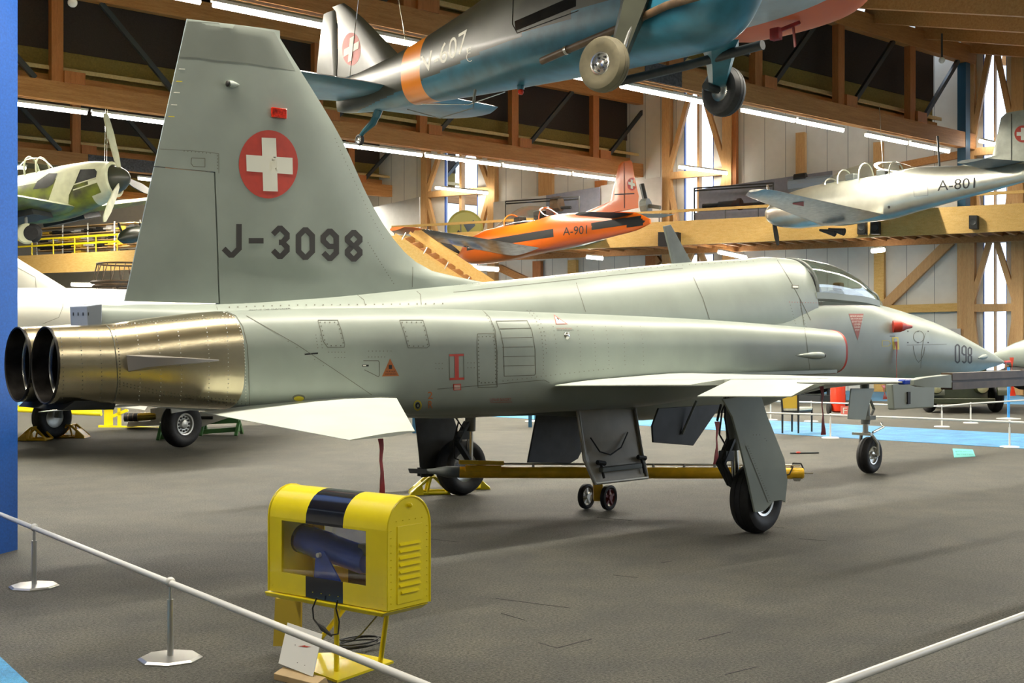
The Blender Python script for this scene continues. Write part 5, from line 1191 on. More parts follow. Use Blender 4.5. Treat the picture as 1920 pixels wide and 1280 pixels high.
o = MB(); o.tube([V(-1.2, .50, .52), V(-.2, .56, .56), V(.9, .58, .62)], .055, 12); pl.part(o, 'exhaust_pipe', M['darkgrey'])
o = MB(); o.tube([V(-5.35, 0, .72), V(-5.42, 0, .62)], .06, 10); o.tube([V(-5.42, 0, .62), V(-5.50, 0, .54), V(-5.72, 0, .44), V(-5.80, 0, .38)], [.05, .055, .035, .03], 10); pl.part(o, 'tailwheel_strut', mat('glossy teal strut', (.015, .10, .14), .2, coat=.5))
wheel(V(-5.82, 0, .33), .085, .06, (0, -1, 0), pl.e, hub=.5, holes=0, nm='tail_wheel')
o = MB(); o.lathe([(.05, 0), (.045, -.05), (.001, -.06)], V(-2.4, 0, .60), UP, 12); bl_ = pl.part(o, 'beacon_base', M['teal']); o = MB(); o.ball(V(-2.4, 0, .515), .04, 12); pl.part(o, 'beacon', M['redlamp'], bl_)
o = MB(); o.tube([V(-3.0, -.22, .72), V(-3.25, -.05, .50)], .02, 6); o.tube([V(-3.3, 0, .50), V(-3.32, 0, .44), V(-4.0, 0, .40), V(-4.7, 0, .62)], .008, 6); pl.part(o, 'whip_antenna', M['wellgrey'])
o = MB(); o.tube([V(-4.4, 0, .655), V(-3.4, 0, .50), V(-2.7, 0, .56)], .008, 6); pl.part(o, 'belly_wire', M['steel'])
for P_ in (V(-5.9, -.15, .98), V(-4.7, 0, 1.45)):
    o = MB(); o.tube([P_, V(-5.4, -.05, 4.4)], .006, 5); pl.part(o, 'suspension_wire', M['steel'])
o = MB(); q = [V(2.15, 0, .97), V(2.5, 0, .97)]; o.lathe([(.24, 0), (.16, .12), (.001, .22)], V(1.18, 0, 1.35), (1, 0, 0), 20); pl.part(o, 'spinner', M['orange'])
for k in (-.7, .7): o = MB(); o.bar(V(1.25, 0, 1.35), V(1.25, .9*math.sin(k), 1.35+.9*math.cos(k)), .12, .03, up=(1, 0, 0)); pl.part(o, 'propeller_blade', M['black'])
# red probe cover with streamer under the far wing
pc_ = pl.Mi @ at(1462, 52, 17)
o = MB(); L = lambda u, v: pl.Mi @ at(u, v, 16.9)
o.bar(L(1450, 62), L(1500, 42), .07, .05); o.box(L(1455, 64), (.14, .1, .16)); o.build('probe_cover', M['ribbon'], pl.e, ang=0, bevel=.01)
o = MB(); o.bar(L(1487, 46), L(1491, 88), .07, .012); o.build('red_streamer', M['ribbon'], pl.e, ang=0)
pl.done()
# ---- orange trainer A-901
pl = Plane('trainer_aircraft', 'orange propeller trainer with black side stripe and A-901, hung in front of the gallery', (21.2843, 22.0321, 5.0432, 1.4322, -.0336, -.0377))
K = [(4.25, 0, -.10, -.18, -.14, .03, 2), (3.95, 0, .08, -.34, -.13, .19, 2), (3.6, 0, .33, -.47, -.08, .32, 2.1), (2.9, 0, .52, -.56, -.03, .42, 2.2), (2.23, 0, .62, -.58, 0, .45, 2.3), (1.4, 0, .62, -.58, 0, .46, 2.4), (0, 0, .60, -.52, 0, .46, 2.4),
     (-1.4, 0, .70, -.46, .05, .40, 2.2), (-2.97, 0, .60, -.38, .08, .28, 2.1), (-4.2, 0, .48, -.30, .08, .19, 2), (-5.3, 0, .33, -.22, .06, .10, 2), (-5.95, 0, .06, -.08, 0, .03, 2)]
f = MB(); f.rings(loft(K, lin(-5.95, 4.25, 80), 40), 0); bv = f.bvh()
def os_(x0, x1, z0, z1, m_, steps=1):
    put_decal(f, bv, [[(x0, z0), (x1, z0), (x1, z1), (x0, z1)]], m_, maxe=.25, off=.006, mp=lambda x, z: (V(x, 3, z), V(0, -1, 0)))
    put_decal(f, bv, [[(x0, z0), (x1, z0), (x1, z1), (x0, z1)]], m_, maxe=.25, off=.006, mp=lambda x, z: (V(x, -3, z), V(0, 1, 0)))
os_(-1.75, 3.2, -.06, .20, 1); os_(-5.75, -3.5, -.02, .20, 1); os_(-5.9, -5.0, -.1, .1, 1)
bands(pl, f, bv, text_polys('A-901', (1056, 426.5), (1101, 422), (1101, 438), (1056, 441.5)), 1, off=.01)
pl.part(f, 'fuselage', [M['orange'], M['black']], ang=30)
f = MB(); f.rings(vsurf([(.45, -2.3, -5.45), (.62, -2.97, -5.45), (.80, -4.15, -5.5), (1.4, -4.45, -5.35), (1.86, -4.66, -5.28), (1.93, -4.8, -5.2)]), 0); bv = f.bvh()
a, c = roundel(1185, 345, 9, 12, 2); bands(pl, f, bv, a, 1); bands(pl, f, bv, c, 2, off=.01); bands(pl, f, bv, [[(1145, 364), (1205, 361), (1205, 363), (1145, 366)]], 3, off=.01); bands(pl, f, bv, [[(1170, 305), (1171, 305), (1172, 402), (1170.6, 402)]], 3, off=.01)
pl.part(f, 'fin', [M['orange'], M['red'], M['white'], M['black']])
chrome = mat('polished dark underside', (.32, .34, .37), .14, metal=.9, noise=.4, nscale=5)
for s in (-1, 1):
    f = MB(); ys = [0.3, 1.2, 2.4, 3.6, 4.7, 5.0, 5.2]
    f.rings(surf([(s*y, -.38+.135*y, 1.12-.10*y, -.95+.06*y) for y in ys[:-1]]+[(s*5.25, .32, .35, -.5)], n=12, t0=.13), 0); recolor(f, lambda c: 1 if abs(c.y) > 4.7 else 0); pl.part(f, 'wing', [chrome if s > 0 else M['paint_w'], M['orange']], ang=30)
    f = MB(); f.rings(surf([(s*.1, .30, -4.2, -5.35), (s*1.7, .32, -4.5, -5.25)], t0=.10), 0); pl.part(f, 'tailplane', M['darkgrey'] if s > 0 else M['paint_w'])
def canopy(pl, keys, rib, m=None):
    f = MB(); R = [[V(x, -hw*math.cos(PI*j/18), zb+(zt-zb)*math.sin(PI*j/18)**.8) for j in range(19)] for x, zt, zb, hw in keys]
    X = lin(keys[0][0], keys[-1][0], 22); KK = [(k[0],)+k[1:] for k in keys]
    def sec(x): zt, zb, hw = interp(KK, x); return [V(x, -hw*math.cos(PI*j/18), zb+(zt-zb)*abs(math.sin(PI*j/18))**.8) for j in range(19)]
    f.rings([sec(x) for x in X], 0, cap=False, closed=False); g = pl.part(f, 'canopy', M['glass'])
    for x in rib: f = MB(); f.tube(sec(x), .022, 6); pl.part(f, 'canopy_frame', m, g)
    return g
canopy(pl, [(-1.45, .72, .62, .32), (-.9, 1.02, .58, .36), (.15, 1.16, .56, .38), (1.0, .95, .56, .36), (1.7, .62, .58, .28)], (-1.0, .95), M['orange'])
o = MB(); o.box((.5, 0, .62), (.35, .3, .45)); o.build('seat', M['black'], pl.e, ang=0, bevel=.03); o = MB(); o.box((-.6, 0, .68), (.35, .3, .5)); o.build('seat', M['black'], pl.e, ang=0, bevel=.03)
o = MB(); o.lathe([(.19, 0), (.15, .15), (.07, .30), (.001, .36)], V(3.95, 0, -.13), (1, 0, 0), 18); pl.part(o, 'spinner', M['orange'])
for a in (PI, PI*.333, -PI*.333):
    d = V(0, math.sin(a), math.cos(a)); o = MB(); h = V(4.05, 0, -.13); sd_ = V(0, math.cos(a), -math.sin(a))
    o.rings([[h+d*r+sd_*w-V(.02, 0, 0), h+d*r-sd_*w-V(.0, 0, 0), h+d*r-sd_*w+V(.03, 0, 0), h+d*r+sd_*w+V(.02, 0, 0)] for r, w in ((.1, .04), (.35, .075), (.8, .10), (1.1, .08), (1.18, .03))], 0); pl.part(o, 'propeller_blade', M['black'])
pl.done()
# ---- silver trainer A-801
pl = Plane('trainer_aircraft', 'silver bare metal propeller trainer with A-801 on its side, hung at upper right', (23.3654, 10.9436, 5.6133, 1.5424, -.0344, -.0567))
K = [(3.15, 0, .10, -.12, 0, .06, 2), (2.95, 0, .26, -.32, 0, .24, 2), (2.5, 0, .46, -.47, 0, .36, 2.1), (1.88, 0, .60, -.55, 0, .42, 2.2), (1.04, 0, .66, -.56, .02, .46, 2.3), (0, 0, .66, -.60, .02, .47, 2.4), (-.87, 0, .68, -.60, .03, .45, 2.3),
     (-1.87, 0, .74, -.47, .1, .38, 2.2), (-3.2, 0, .62, -.28, .14, .27, 2.1), (-4.1, 0, .55, -.16, .16, .20, 2), (-5.05, 0, .46, -.02, .18, .11, 2), (-5.7, 0, .34, .10, .2, .04, 2)]
f = MB(); f.rings(loft(K, lin(-5.7, 3.15, 70), 40), 0); bv = f.bvh()
bands(pl, f, bv, text_polys('A-801', (1758, 338), (1829, 332.5), (1828, 352), (1758, 358)), 1, off=.01)
bands(pl, f, bv, [ring(1667, 388, 2.6, 2.8, 10)], 1, off=.01); bands(pl, f, bv, polyband([(1713, 345), (1740, 344), (1740, 366), (1714, 368), (1713, 345)], .8), 2, off=.008)
pl.part(f, 'fuselage', [M['silver'], M['black'], M['wellgrey']], ang=30)
f = MB(); f.rings(vsurf([(.45, -2.6, -5.3), (.62, -3.2, -5.4), (.74, -4.1, -5.5), (1.3, -4.28, -5.55), (1.70, -4.40, -5.5), (1.80, -4.55, -5.3)]), 0); bv = f.bvh()
a, c = roundel(1918, 251, 16, 16); bands(pl, f, bv, a, 1); bands(pl, f, bv, c, 2, off=.01); bands(pl, f, bv, [[(1896, 213), (1897.4, 213), (1897.4, 312), (1896, 312)]], 3, off=.01)
pl.part(f, 'fin', [mat('dull silver fin fabric', (.36, .38, .33), .4, metal=.4, noise=.1), M['red'], M['white'], M['black']])
for s in (-1, 1):
    f = MB(); f.rings(surf([(s*y, -.50+.15*y, 1.25-.16*y, -1.05+.13*y) for y in (.3, 1.5, 2.8, 4.0, 4.5)]+[(s*4.8, .23, .2, -.3)], n=12, t0=.13), 0); bv = f.bvh()
    if s > 0: bands(pl, f, bv, [[(1486, 380), (1507, 377), (1507, 386), (1486, 382)]], 1, off=.01)
    pl.part(f, 'wing', [mat('silver wing skin', (.45, .44, .40), .28, metal=.85, noise=.2) if s > 0 else M['paint_w'], M['red']], ang=30)
    f = MB(); f.rings(surf([(s*.08, .48, -3.75, -5.0), (s*1.9, .50, -4.1, -4.9)], t0=.10), 0); pl.part(f, 'tailplane', M['wellgrey'])
canopy(pl, [(-1.75, .80, .66, .34), (-1.3, .98, .6, .38), (-.6, 1.07, .58, .40), (.3, .98, .58, .38), (1.0, .68, .60, .30)], (-1.3, -.35, .35, .8), M['silver'])
for x in (.1, -.9): o = MB(); o.box((x, 0, .62), (.3, .3, .4)); o.build('seat', M['darkgrey'], pl.e, ang=0, bevel=.03)
o = MB(); h = V(2.9, 0, -.05)
for a in (PI*1.06, PI*.06):
    d = V(0, math.sin(a), math.cos(a)); sd_ = V(0, math.cos(a), -math.sin(a)); o = MB()
    o.rings([[h+d*r+sd_*w-V(.02, 0, 0), h+d*r-sd_*w, h+d*r-sd_*w+V(.03, 0, 0), h+d*r+sd_*w+V(.02, 0, 0)] for r, w in ((.1, .04), (.35, .075), (.7, .09), (.93, .03))], 0); pl.part(o, 'propeller_blade', M['black'] if a > 1 else M['steel'])
for x in (.95, 1.25):
    o = MB(); o.lathe([(.03, .5), (.06, .3), (.11, 0), (.10, -.0), (.001, .02)], V(x-.7, .35, -.82), (1, .1, .28), 14); pl.part(o, 'exhaust_stub', M['black'])
o = MB(); o.tube([V(-.9, 0, .9), V(-.9, 0, 2.6)], .01, 5); pl.part(o, 'suspension_wire', M['steel'])
o = MB(); o.tube([V(-2.6, 0, .6), V(-2.6, 0, 1.5)], .03, 6); pl.part(o, 'suspension_rod', M['steelblue'])
pl.done()
# ---- camouflaged propeller fighter at left
pl = Plane('propeller_fighter', 'camouflaged green and cream propeller fighter with dark spinner, hung at upper left', (3.8585, 22.3236, 5.2378, 5.2942, .1258, .078))
cream = mat('pale yellow grey camouflage', (.62, .64, .46), .4, noise=.12, nscale=5); camo = mat('mottled green camouflage', (.22, .27, .03), .35, col2=(.05, .05, .035), nscale=2.4)
K = [(2.62, 0, .36, -.50, -.07, .42, 2), (2.1, 0, .45, -.66, -.08, .45, 2.1), (1.5, 0, .46, -.80, -.1, .46, 2.3), (.9, 0, .42, -.84, -.12, .46, 2.4), (.2, 0, .40, -.80, -.1, .45, 2.3), (-.8, 0, .42, -.66, -.05, .38, 2.2), (-2.5, 0, .34, -.40, 0, .26, 2), (-4.5, 0, .25, -.12, .05, .1, 2), (-5.2, 0, .18, 0, .08, .03, 2)]
f = MB(); f.rings(loft(K, lin(-5.2, 2.62, 60), 36), 0)
recolor(f, lambda c: 0 if c.z > .12 or c.x > 2.25 else (1 if c.x > 1.9 or c.x < -1 else 1)); bv = f.bvh()
bands(pl, f, bv, [[(150, 318), (178, 317), (182, 322), (180, 335), (150, 342), (140, 348)]], 2, off=.01); bands(pl, f, bv, [[(92, 325), (108, 325), (100, 345), (88, 352), (62, 355), (70, 340)]], 2, off=.01)
bands(pl, f, bv, [[(110, 324), (152, 317), (140, 345), (130, 365), (128, 392), (84, 408), (90, 380)]], 0, off=.02, maxe=6); bands(pl, f, bv, [[(137, 352), (182, 342), (190, 360), (130, 385)]], 1, off=.012)
for k in range(2): bands(pl, f, bv, polyband([(140-2*k, 346+10*k), (160, 340+9*k), (183, 333+8*k)], 2), 0, off=.03)
pl.part(f, 'fuselage', [cream, camo, M['darkgrey']], ang=30)
o = MB(); o.lathe([(.40, -.06), (.43, -.06), (.43, .06), (.36, .08), (.34, -.02)], V(2.62, 0, -.07), (1, 0, 0), 28); pl.part(o, 'cowl_ring', cream)
o = MB(); o.lathe([(.33, 0), (.33, .08), (.28, .24), (.17, .38), (.06, .45), (.001, .46)], V(2.62, 0, -.07), (1, 0, 0), 28); sp = pl.part(o, 'spinner', mat('dark green spinner', (.035, .04, .03), .35))
h = V(2.86, 0, -.07)
for t_, m_ in ((V(0, -.3, 1.52), cream), (V(0, -1.15, -1.05), cream), (V(0, 1.35, -.28), M['olive'])):
    d = t_.normalized(); sd_ = V(1, 0, 0).cross(d); L_ = t_.length; o = MB()
    o.rings([[h+d*r*L_+sd_*w-V(.03, 0, 0), h+d*r*L_-sd_*w, h+d*r*L_-sd_*w+V(.03, 0, 0), h+d*r*L_+sd_*w] for r, w in ((.15, .05), (.35, .10), (.7, .12), (.95, .08), (1, .02))], 0); pl.part(o, 'propeller_blade', m_)
for s in (-1, 1):
    f = MB(); f.rings(surf([(s*y, -.62+.09*y, 1.75-.05*y, -.25+.08*y) for y in (.3, 1.2, 2.4, 3.6, 4.6)]+[(s*4.9, -.2, 1.1, .3)], n=12, t0=.13), 0); recolor(f, lambda c: 0 if c.z > -.60+.09*abs(c.y)-.02 else 1); pl.part(f, 'wing', [cream, camo], ang=30)
    o = MB(); o.rings([[V(.2, s*y, z-.08), V(1.3, s*y, z-.08), V(1.35, s*y, z-.25), V(.2, s*y, z-.3)] for y, z in ((.7, -.55), (1.5, -.48))], 0); pl.part(o, 'radiator', M['darkgrey'], ang=0)
f = MB(); f.rings(vsurf([(.1, -3.9, -5.2), (1.1, -4.6, -5.3), (1.3, -4.9, -5.2)]), 0); pl.part(f, 'fin', camo)
canopy(pl, [(-.45, .45, .35, .2), (.0, .62, .34, .30), (.55, .80, .34, .32), (.85, .74, .36, .30), (1.15, .45, .38, .26)], (.55, .85), cream)
L = lambda u, v, d: pl.Mi @ at(u, v, d)
o = MB(); a, c = L(222, 448, 33.5), L(275, 432, 34.5); d = c-a; o.tube([a, a+d*.15, a+d*.4, a+d*.7, a+d], [.03, .16, .22, .2, .05], 14); pl.part(o, 'drop_tank', M['olive'])
for u in (222, 262): o = MB(); o.tube([L(u, 418, 33.8), L(u+6, 434, 33.8)], .03, 6); pl.part(o, 'pylon_strut', M['black'])
o = MB(); c = L(50, 438, 29.5); o.lathe([(.001, .03), (.20, .03), (.24, .0), (.20, -.03), (.001, -.03)], c, (.25, -1, .0), 24); gd_ = pl.part(o, 'wheel_cover', cream)
o = MB(); o.lathe([(.001, .10), (.16, .10), (.22, .05), (.22, -.02), (.001, -.02)], c+V(.10, .08, 0), (.25, -1, 0), 24); pl.part(o, 'wheel', M['rubber'])
o = MB(); o.tube([c, c+V(0, .1, .55)], .04, 8); pl.part(o, 'gear_leg', M['wellgrey'])
for u, v in ((200, 305), (204, 305)): o = MB(); o.tube([L(u-4, 303, 30.6), L(u-2, 205, 30.6)], .006, 5); pl.part(o, 'suspension_wire', M['steel'])
pl.done()
# ---- pale delta wing jet parked behind
hd = math.atan2(.67, 3.11)
pl = Plane('delta_jet', 'pale grey delta wing jet parked behind the tail of the grey jet', (.722, 11.116, 0, hd, 0, 0))
pj_ = mat('pale cream grey jet paint', (.46, .455, .40), .45, noise=.06, nscale=2)
K = [(-4.6, 0, 2.30, 1.25, 1.8, .50, 2), (-3, 0, 2.42, 1.15, 1.8, .62, 2.1), (0, 0, 2.50, 1.05, 1.8, .72, 2.3), (3, 0, 2.52, 1.05, 1.8, .72, 2.3), (5.5, 0, 2.4, 1.2, 1.8, .5, 2.1), (8, 0, 2.15, 1.5, 1.85, .25, 2), (9.2, 0, 1.92, 1.84, 1.88, .02, 2)]
f = MB(); f.rings(loft(K, lin(-4.6, 9.2, 50), 36), 0); bv = f.bvh()
bands(pl, f, bv, polyband([(80, 607), (110, 595), (118, 575), (118, 550)], .8), 1); pl.part(f, 'fuselage', [pj_, M['panelline']], ang=30)
LE = [pl.Mi @ onP(u, v, pl.M @ V(0, 0, 0), pl.M.to_3x3() @ V(0, 1, 0)) for u, v in ((132, 545), (75, 510), (20, 476))]
xa, za = LE[0].x, LE[0].z; xb, zb_ = LE[2].x, LE[2].z; k_ = (zb_-za)/(xb-xa)
f = MB(); f.rings(vsurf([(za-.2, xa+.8, -4.4), (za, xa, -4.45), (zb_, xb, -4.6), (4.4, xb+(4.4-zb_)/k_, -4.9)], t0=.06), 0); bv = f.bvh(); bands(pl, f, bv, polyband([(30, 500), (66, 520), (68, 545)], .8), 1); pl.part(f, 'fin', [pj_, M['panelline']])
for s in (-1, 1):
    f = MB(); f.rings(surf([(s*.5, 1.22, 4.6, -2.3), (s*3.9, 1.02, -1.4, -2.5)], t0=.045, n=12), 0); pl.part(f, 'wing', pj_, ang=30)
    f = MB(); f.rings([[V(-2.3, s*y, 1.2-.04*y), V(-2.6, s*y, z), V(-2.6, s*y, z+.02), V(-2.3, s*y, 1.24-.04*y)] for y, z in ((.9, 1.0), (2.2, .84), (3.8, .74))], 0); pl.part(f, 'elevon', pj_, ang=0)
    w = wheel(V(0, s*1.59, .36), .36, .24, V(.0, s*1.0 if s > 0 else -1, 0), pl.e, hub=.48, holes=12, nm='main_wheel', hm=M['alu'])
    o = MB(); o.tube([V(0, s*1.42, .36), V(.05, s*1.35, 1.2)], .07, 10); pl.part(o, 'gear_leg', M['wellgrey'])
    o = MB(); o.prism([V(-.35, s*1.75, .55), V(.25, s*1.75, .6), V(.4, s*1.7, 1.1), V(-.4, s*1.7, 1.1)], V(0, s*.02, 0)); pl.part(o, 'gear_door', pj_, ang=0)
w = wheel(V(5.2, 0, .24), .24, .16, V(0, -1, 0), pl.e, hub=.48, holes=6, nm='nose_wheel', hm=M['alu'])
o = MB(); o.tube([V(5.2, -.12, .24), V(5.2, 0, .6), V(5.1, 0, 1.25)], .05, 10); pl.part(o, 'gear_leg', M['wellgrey'])
pl.done()
p = onZ(66, 825); chock(V(p.x, p.y, 0), YAW-PI/2, 1.1, 'dull yellow chock left of the far wheel of the pale delta jet', 'towyellow')
p = onZ(136, 820); chock(V(p.x, p.y, 0), YAW+PI/2, 1.1, 'dull yellow chock right of the far wheel of the pale delta jet', 'towyellow')
# ---- ground equipment seen under the tail
def frame_thing(name, label, cat, base, parts):
    t = thing(name, label, cat, base)
    for nm, mt, mb in parts: mb.build(nm, mt, t, ang=0)
    return t
d0 = 24.6
b1 = MB(); b1.hexa([at(195, 797, d0), at(212, 797, d0), at(212, 797, d0+.3), at(195, 797, d0+.3), at(195, 758, d0), at(212, 758, d0), at(212, 758, d0+.3), at(195, 758, d0+.3)])
b2 = MB(); b2.bar(at(186, 799, d0), at(300, 803, d0), .12, .05); b3 = MB(); b3.bar(at(186, 759, d0), at(262, 761, d0), .1, .05); b4 = MB(); b4.bar(at(224, 760, d0), at(224, 798, d0), .06, .06, up=RT); b5 = MB(); b5.bar(at(212, 780, d0), at(240, 768, d0), .06, .06)
p = at(240, 800, d0)
frame_thing('equipment_stand', 'bright yellow steel equipment stand seen under the tail pipes', 'stand', V(p.x, p.y, 0), [('upright_plate', M['yellow'], b1), ('base_rail', M['yellow'], b2), ('top_rail', M['yellow'], b3), ('post', M['yellow'], b4), ('brace', M['yellow'], b5)])
t = thing('gun_pack', 'dark gun barrels with brass tube lying in the yellow equipment stand', 'gun pack', V(p.x, p.y, 0))
for k in range(3):
    o = MB(); o.tube([at(236+k*9, 782, d0-.45-.1*k), at(282+k*5, 780, d0-.35-.1*k)], .075, 14); br_ = o.build('barrel', mat('brass tube', (.42, .30, .05), .25, metal=.9) if k == 2 else M['brownrust'], t)
    o = MB(); o.tube([at(234+k*9, 782, d0-.45-.1*k), at(241+k*9, 782, d0-.45-.1*k)], .082, 14); o.build('muzzle', M['black'], br_)
o = MB(); o.hexa([at(238, 800, d0-.6), at(300, 797, d0-.6), at(300, 797, d0-.1), at(238, 800, d0-.1), at(240, 791, d0-.6), at(300, 788, d0-.6), at(300, 788, d0-.1), at(240, 791, d0-.1)]); o.hexa([at(282, 790, d0-.6), at(312, 790, d0-.6), at(312, 790, d0-.1), at(282, 790, d0-.1), at(282, 766, d0-.6), at(312, 762, d0-.6), at(312, 762, d0-.1), at(282, 766, d0-.1)]); o.build('breech_block', M['alu'], t, ang=0)
def trestle(u0, v0, u1, v1, d, label):
    p = at((u0+u1)/2, v1, d); t = thing('trestle', label, 'trestle', V(p.x, p.y, 0), 'green trestles')
    for u in (u0, u1):
        for s in (-1, 1):
            q = at(u, v0+3, d+.02); gq = at(u+s*6, v1, d+s*.25); gq.z = 0
            o = MB(); o.bar(q, gq, .06, .05, up=RT); o.build('leg', M['green'], t, ang=0)
    o = MB(); o.bar(at(u0, v0+2, d), at(u1, v0-1, d), .12, .12); o.build('beam', M['green'], t, ang=0)
    o = MB(); o.bar(at(u0-2, v0+22, d), at(u1+1, v0+17, d), .1, .08); o.build('cross_bar', M['green'], t, ang=0)
trestle(302, 797, 330, 824, 21.6, 'dark green trestle left of the white wheel of the delta jet')
trestle(382, 787, 448, 813, 22.6, 'light green trestle right of the delta jet wheel')
t = thing('drawbar', 'thin yellow drawbar crossing the floor behind the tail pipes', 'tow bar', onZ(100, 785))
o = MB(); o.tube([at(15, 763, 29), at(190, 772, 29)], .05, 8); o.build('tube', M['yellow'], t); o = MB(); o.tube([at(15, 768, 26), at(190, 776, 25.5)], .04, 8); o.build('side_rail', M['yellow'], t)
t = thing('aircraft_part', 'white pointed aircraft panel resting on the green trestle', 'aircraft part', onZ(400, 805))
P = [at(u, v, d) for u, v, d in ((360, 806, 22.0), (375, 771, 22.4), (432, 779, 22.6), (428, 783, 22.4))]; o = MB(); o.prism(P, FW*.04); o.build('panel', pj_, t, ang=0); o = MB(); o.tube([at(372, 783, 22.2), at(399, 783, 22.2)], .03, 6); o.build('slot_strip', M['black'], t)
# stands under the belly
for (u0, u1, v0, v1, d, lb) in ((846, 879, 768, 802, 24.5, 'blue steel frame stand seen under the jet belly, right of the far wheel'), (994, 1012, 768, 800, 24.6, 'blue steel frame stand seen left of the dark speed brake'), (777, 795, 775, 808, 23.0, 'dark stand with silver rods seen left of the far main wheel')):
    p = at((u0+u1)/2, v1, d); t = thing('frame_stand', lb, 'stand', V(p.x, p.y, 0))
    for u in (u0, u1):
        for dd in (0, .5): q = at(u, 640, d+dd); o = MB(); o.bar(V(q.x, q.y, 0), V(q.x, q.y, .95), .07, .07, up=RT); o.build('leg', M['bluepost'], t, ang=0)
    for z in (.3, .9):
        o = MB(); a, c = at(u0, 640, d), at(u1, 640, d); o.bar(V(a.x, a.y, z), V(c.x, c.y, z), .06, .06); o.build('rail', M['bluepost'] if z > .5 else M['alu'], t, ang=0)
# ---- dark military vehicle under the nose
dj = 29.3
def J(u, v, d=0): return at(u, v, dj+d)
p = J(1808, 640); t = thing('military_truck', 'dark green military car with round headlamps parked under the jet nose', 'vehicle', V(p.x, p.y, 0))
def jb(u0, v0, u1, v1, d0_, d1_, m, nm, bev=.02):
    o = MB(); o.hexa([J(u0, v1, d0_), J(u1, v1, d0_), J(u1, v1, d1_), J(u0, v1, d1_), J(u0, v0, d0_), J(u1, v0, d0_), J(u1, v0, d1_), J(u0, v0, d1_)]); return o.build(nm, m, t, ang=0, bevel=bev)
jb(1750, 718, 1852, 752, .0, 2.8, M['milgreen'], 'body'); jb(1762, 700, 1842, 718, .3, 1.6, M['milgreen'], 'bonnet', .08); jb(1755, 668, 1850, 702, 1.7, 3.3, M['milgreen'], 'cab', .06)
jb(1742, 746, 1866, 757, -.15, .05, M['milgreen'], 'bumper')
o = MB(); o.hexa([J(1794, 727, -.03), J(1812, 727, -.03), J(1812, 727, 0), J(1794, 727, 0), J(1794, 724, -.03), J(1812, 724, -.03), J(1812, 724, 0), J(1794, 724, 0)]); o.build('badge', M['alu'], t, ang=0)
for u in (1756, 1842):
    o = MB(); c = J(u, 726, -.12); o.lathe([(.15, .12), (.15, 0), (.13, -.03), (.001, -.05)], c, FW, 18); hl = o.build('headlamp', M['milgreen'], t); o = MB(); o.lathe([(.13, -.032), (.09, -.06), (.001, -.08)], c, FW, 18); o.build('lens', mat('lamp glass', (.5, .5, .3), .1, metal=.4), hl)
for u, s in ((1742, -1), (1866, 1)):
    o = MB(); o.rings([[J(u-10+dd, v, z) for dd, v in ((0, 722), (20, 722), (20, 745), (0, 745))] for z in (.0, .8)], 0); 
    c = J(u, 735, .5); o = MB(); R = []
    for i in range(13):
        a = PI*i/12; R.append([c+FW*(-.62*math.cos(a))+UP*(.42*math.sin(a)-.05)+RT*x for x in (-.16, .16)]+[c+FW*(-.56*math.cos(a))+UP*(.36*math.sin(a)-.05)+RT*x for x in (.16, -.16)])
    o.rings(R, 0); o.build('mudguard', M['milgreen'], t, ang=50)
    for dd in (.5, 2.6):
        q = J(u-s*0, 640, dd); wheel(V(q.x, q.y, .36), .36, .20, RT*s, t, hub=.5, holes=0, nm='wheel', hm=M['milgreen'])
# dark jet under side at far right, and the wheel of another aircraft behind
t = thing('parked_jet', 'silver nosed dark jet parked at the right edge behind the grey jet nose', 'aircraft', V(24, 2, 0))
o = MB(); a, c = at(1866, 669, 30), at(2300, 640, 27); d = c-a
o.tube([a-d*.03, a, a+d*.1, a+d*.3, a+d*.7, c], [.01, .10, .30, .55, .75, .8], 24); o.build('fuselage', M['paint'], t)
o = MB(); a, c = at(1872, 702, 30), at(2300, 720, 27); o.tube([a, a+(c-a)*.1, a+(c-a)*.5, c], [.10, .32, .5, .5], 16); o.build('belly_pod', M['black'], t)
for u in (2000, 2120): q = at(u, 640, 28.3); wheel(V(q.x, q.y, .35), .35, .2, RT, t, nm='main_wheel'); o = MB(); o.tube([V(q.x, q.y, .35), V(q.x, q.y, 1.4)], .06, 8); o.build('gear_leg', M['wellgrey'], t)
redstreamer(at(1897, 670, 28.6), at(1899, 742, 28.6), t, .22, m='redext')
t = thing('drop_tank', 'dark bulbous tank on a trolley behind the chair, under the jet wing', 'tank', onZ(1525, 752))
p = at(1523, 700, 35); o = MB(); o.ball(V(p.x, p.y, .75), (.75, .75, .55), 20); o.build('tank', M['black'], t); o = MB(); o.box((p.x, p.y, .12), (1.3, 1.3, .16)); 
for a in range(4): o.tube([V(p.x+.5*math.cos(a*PI/2), p.y+.5*math.sin(a*PI/2), 0), V(p.x+.5*math.cos(a*PI/2), p.y+.5*math.sin(a*PI/2), .5)], .05, 6)
o.build('cradle', M['steelblue'], t, ang=0)
t = thing('poster_board', 'small grey notice board with dark frame on the wall behind the jet nose', 'board', W(1790, 640)); o = MB(); wbox(o, 1783, 1806, zz(1790, 690), zz(1790, 616), .28, .34); o.build('board', M['posterl'], t, ang=0); o = MB(); wbox(o, 1779, 1796, zz(1790, 632), zz(1790, 624), .34, .44); o.build('lamp', M['black'], t, ang=0)
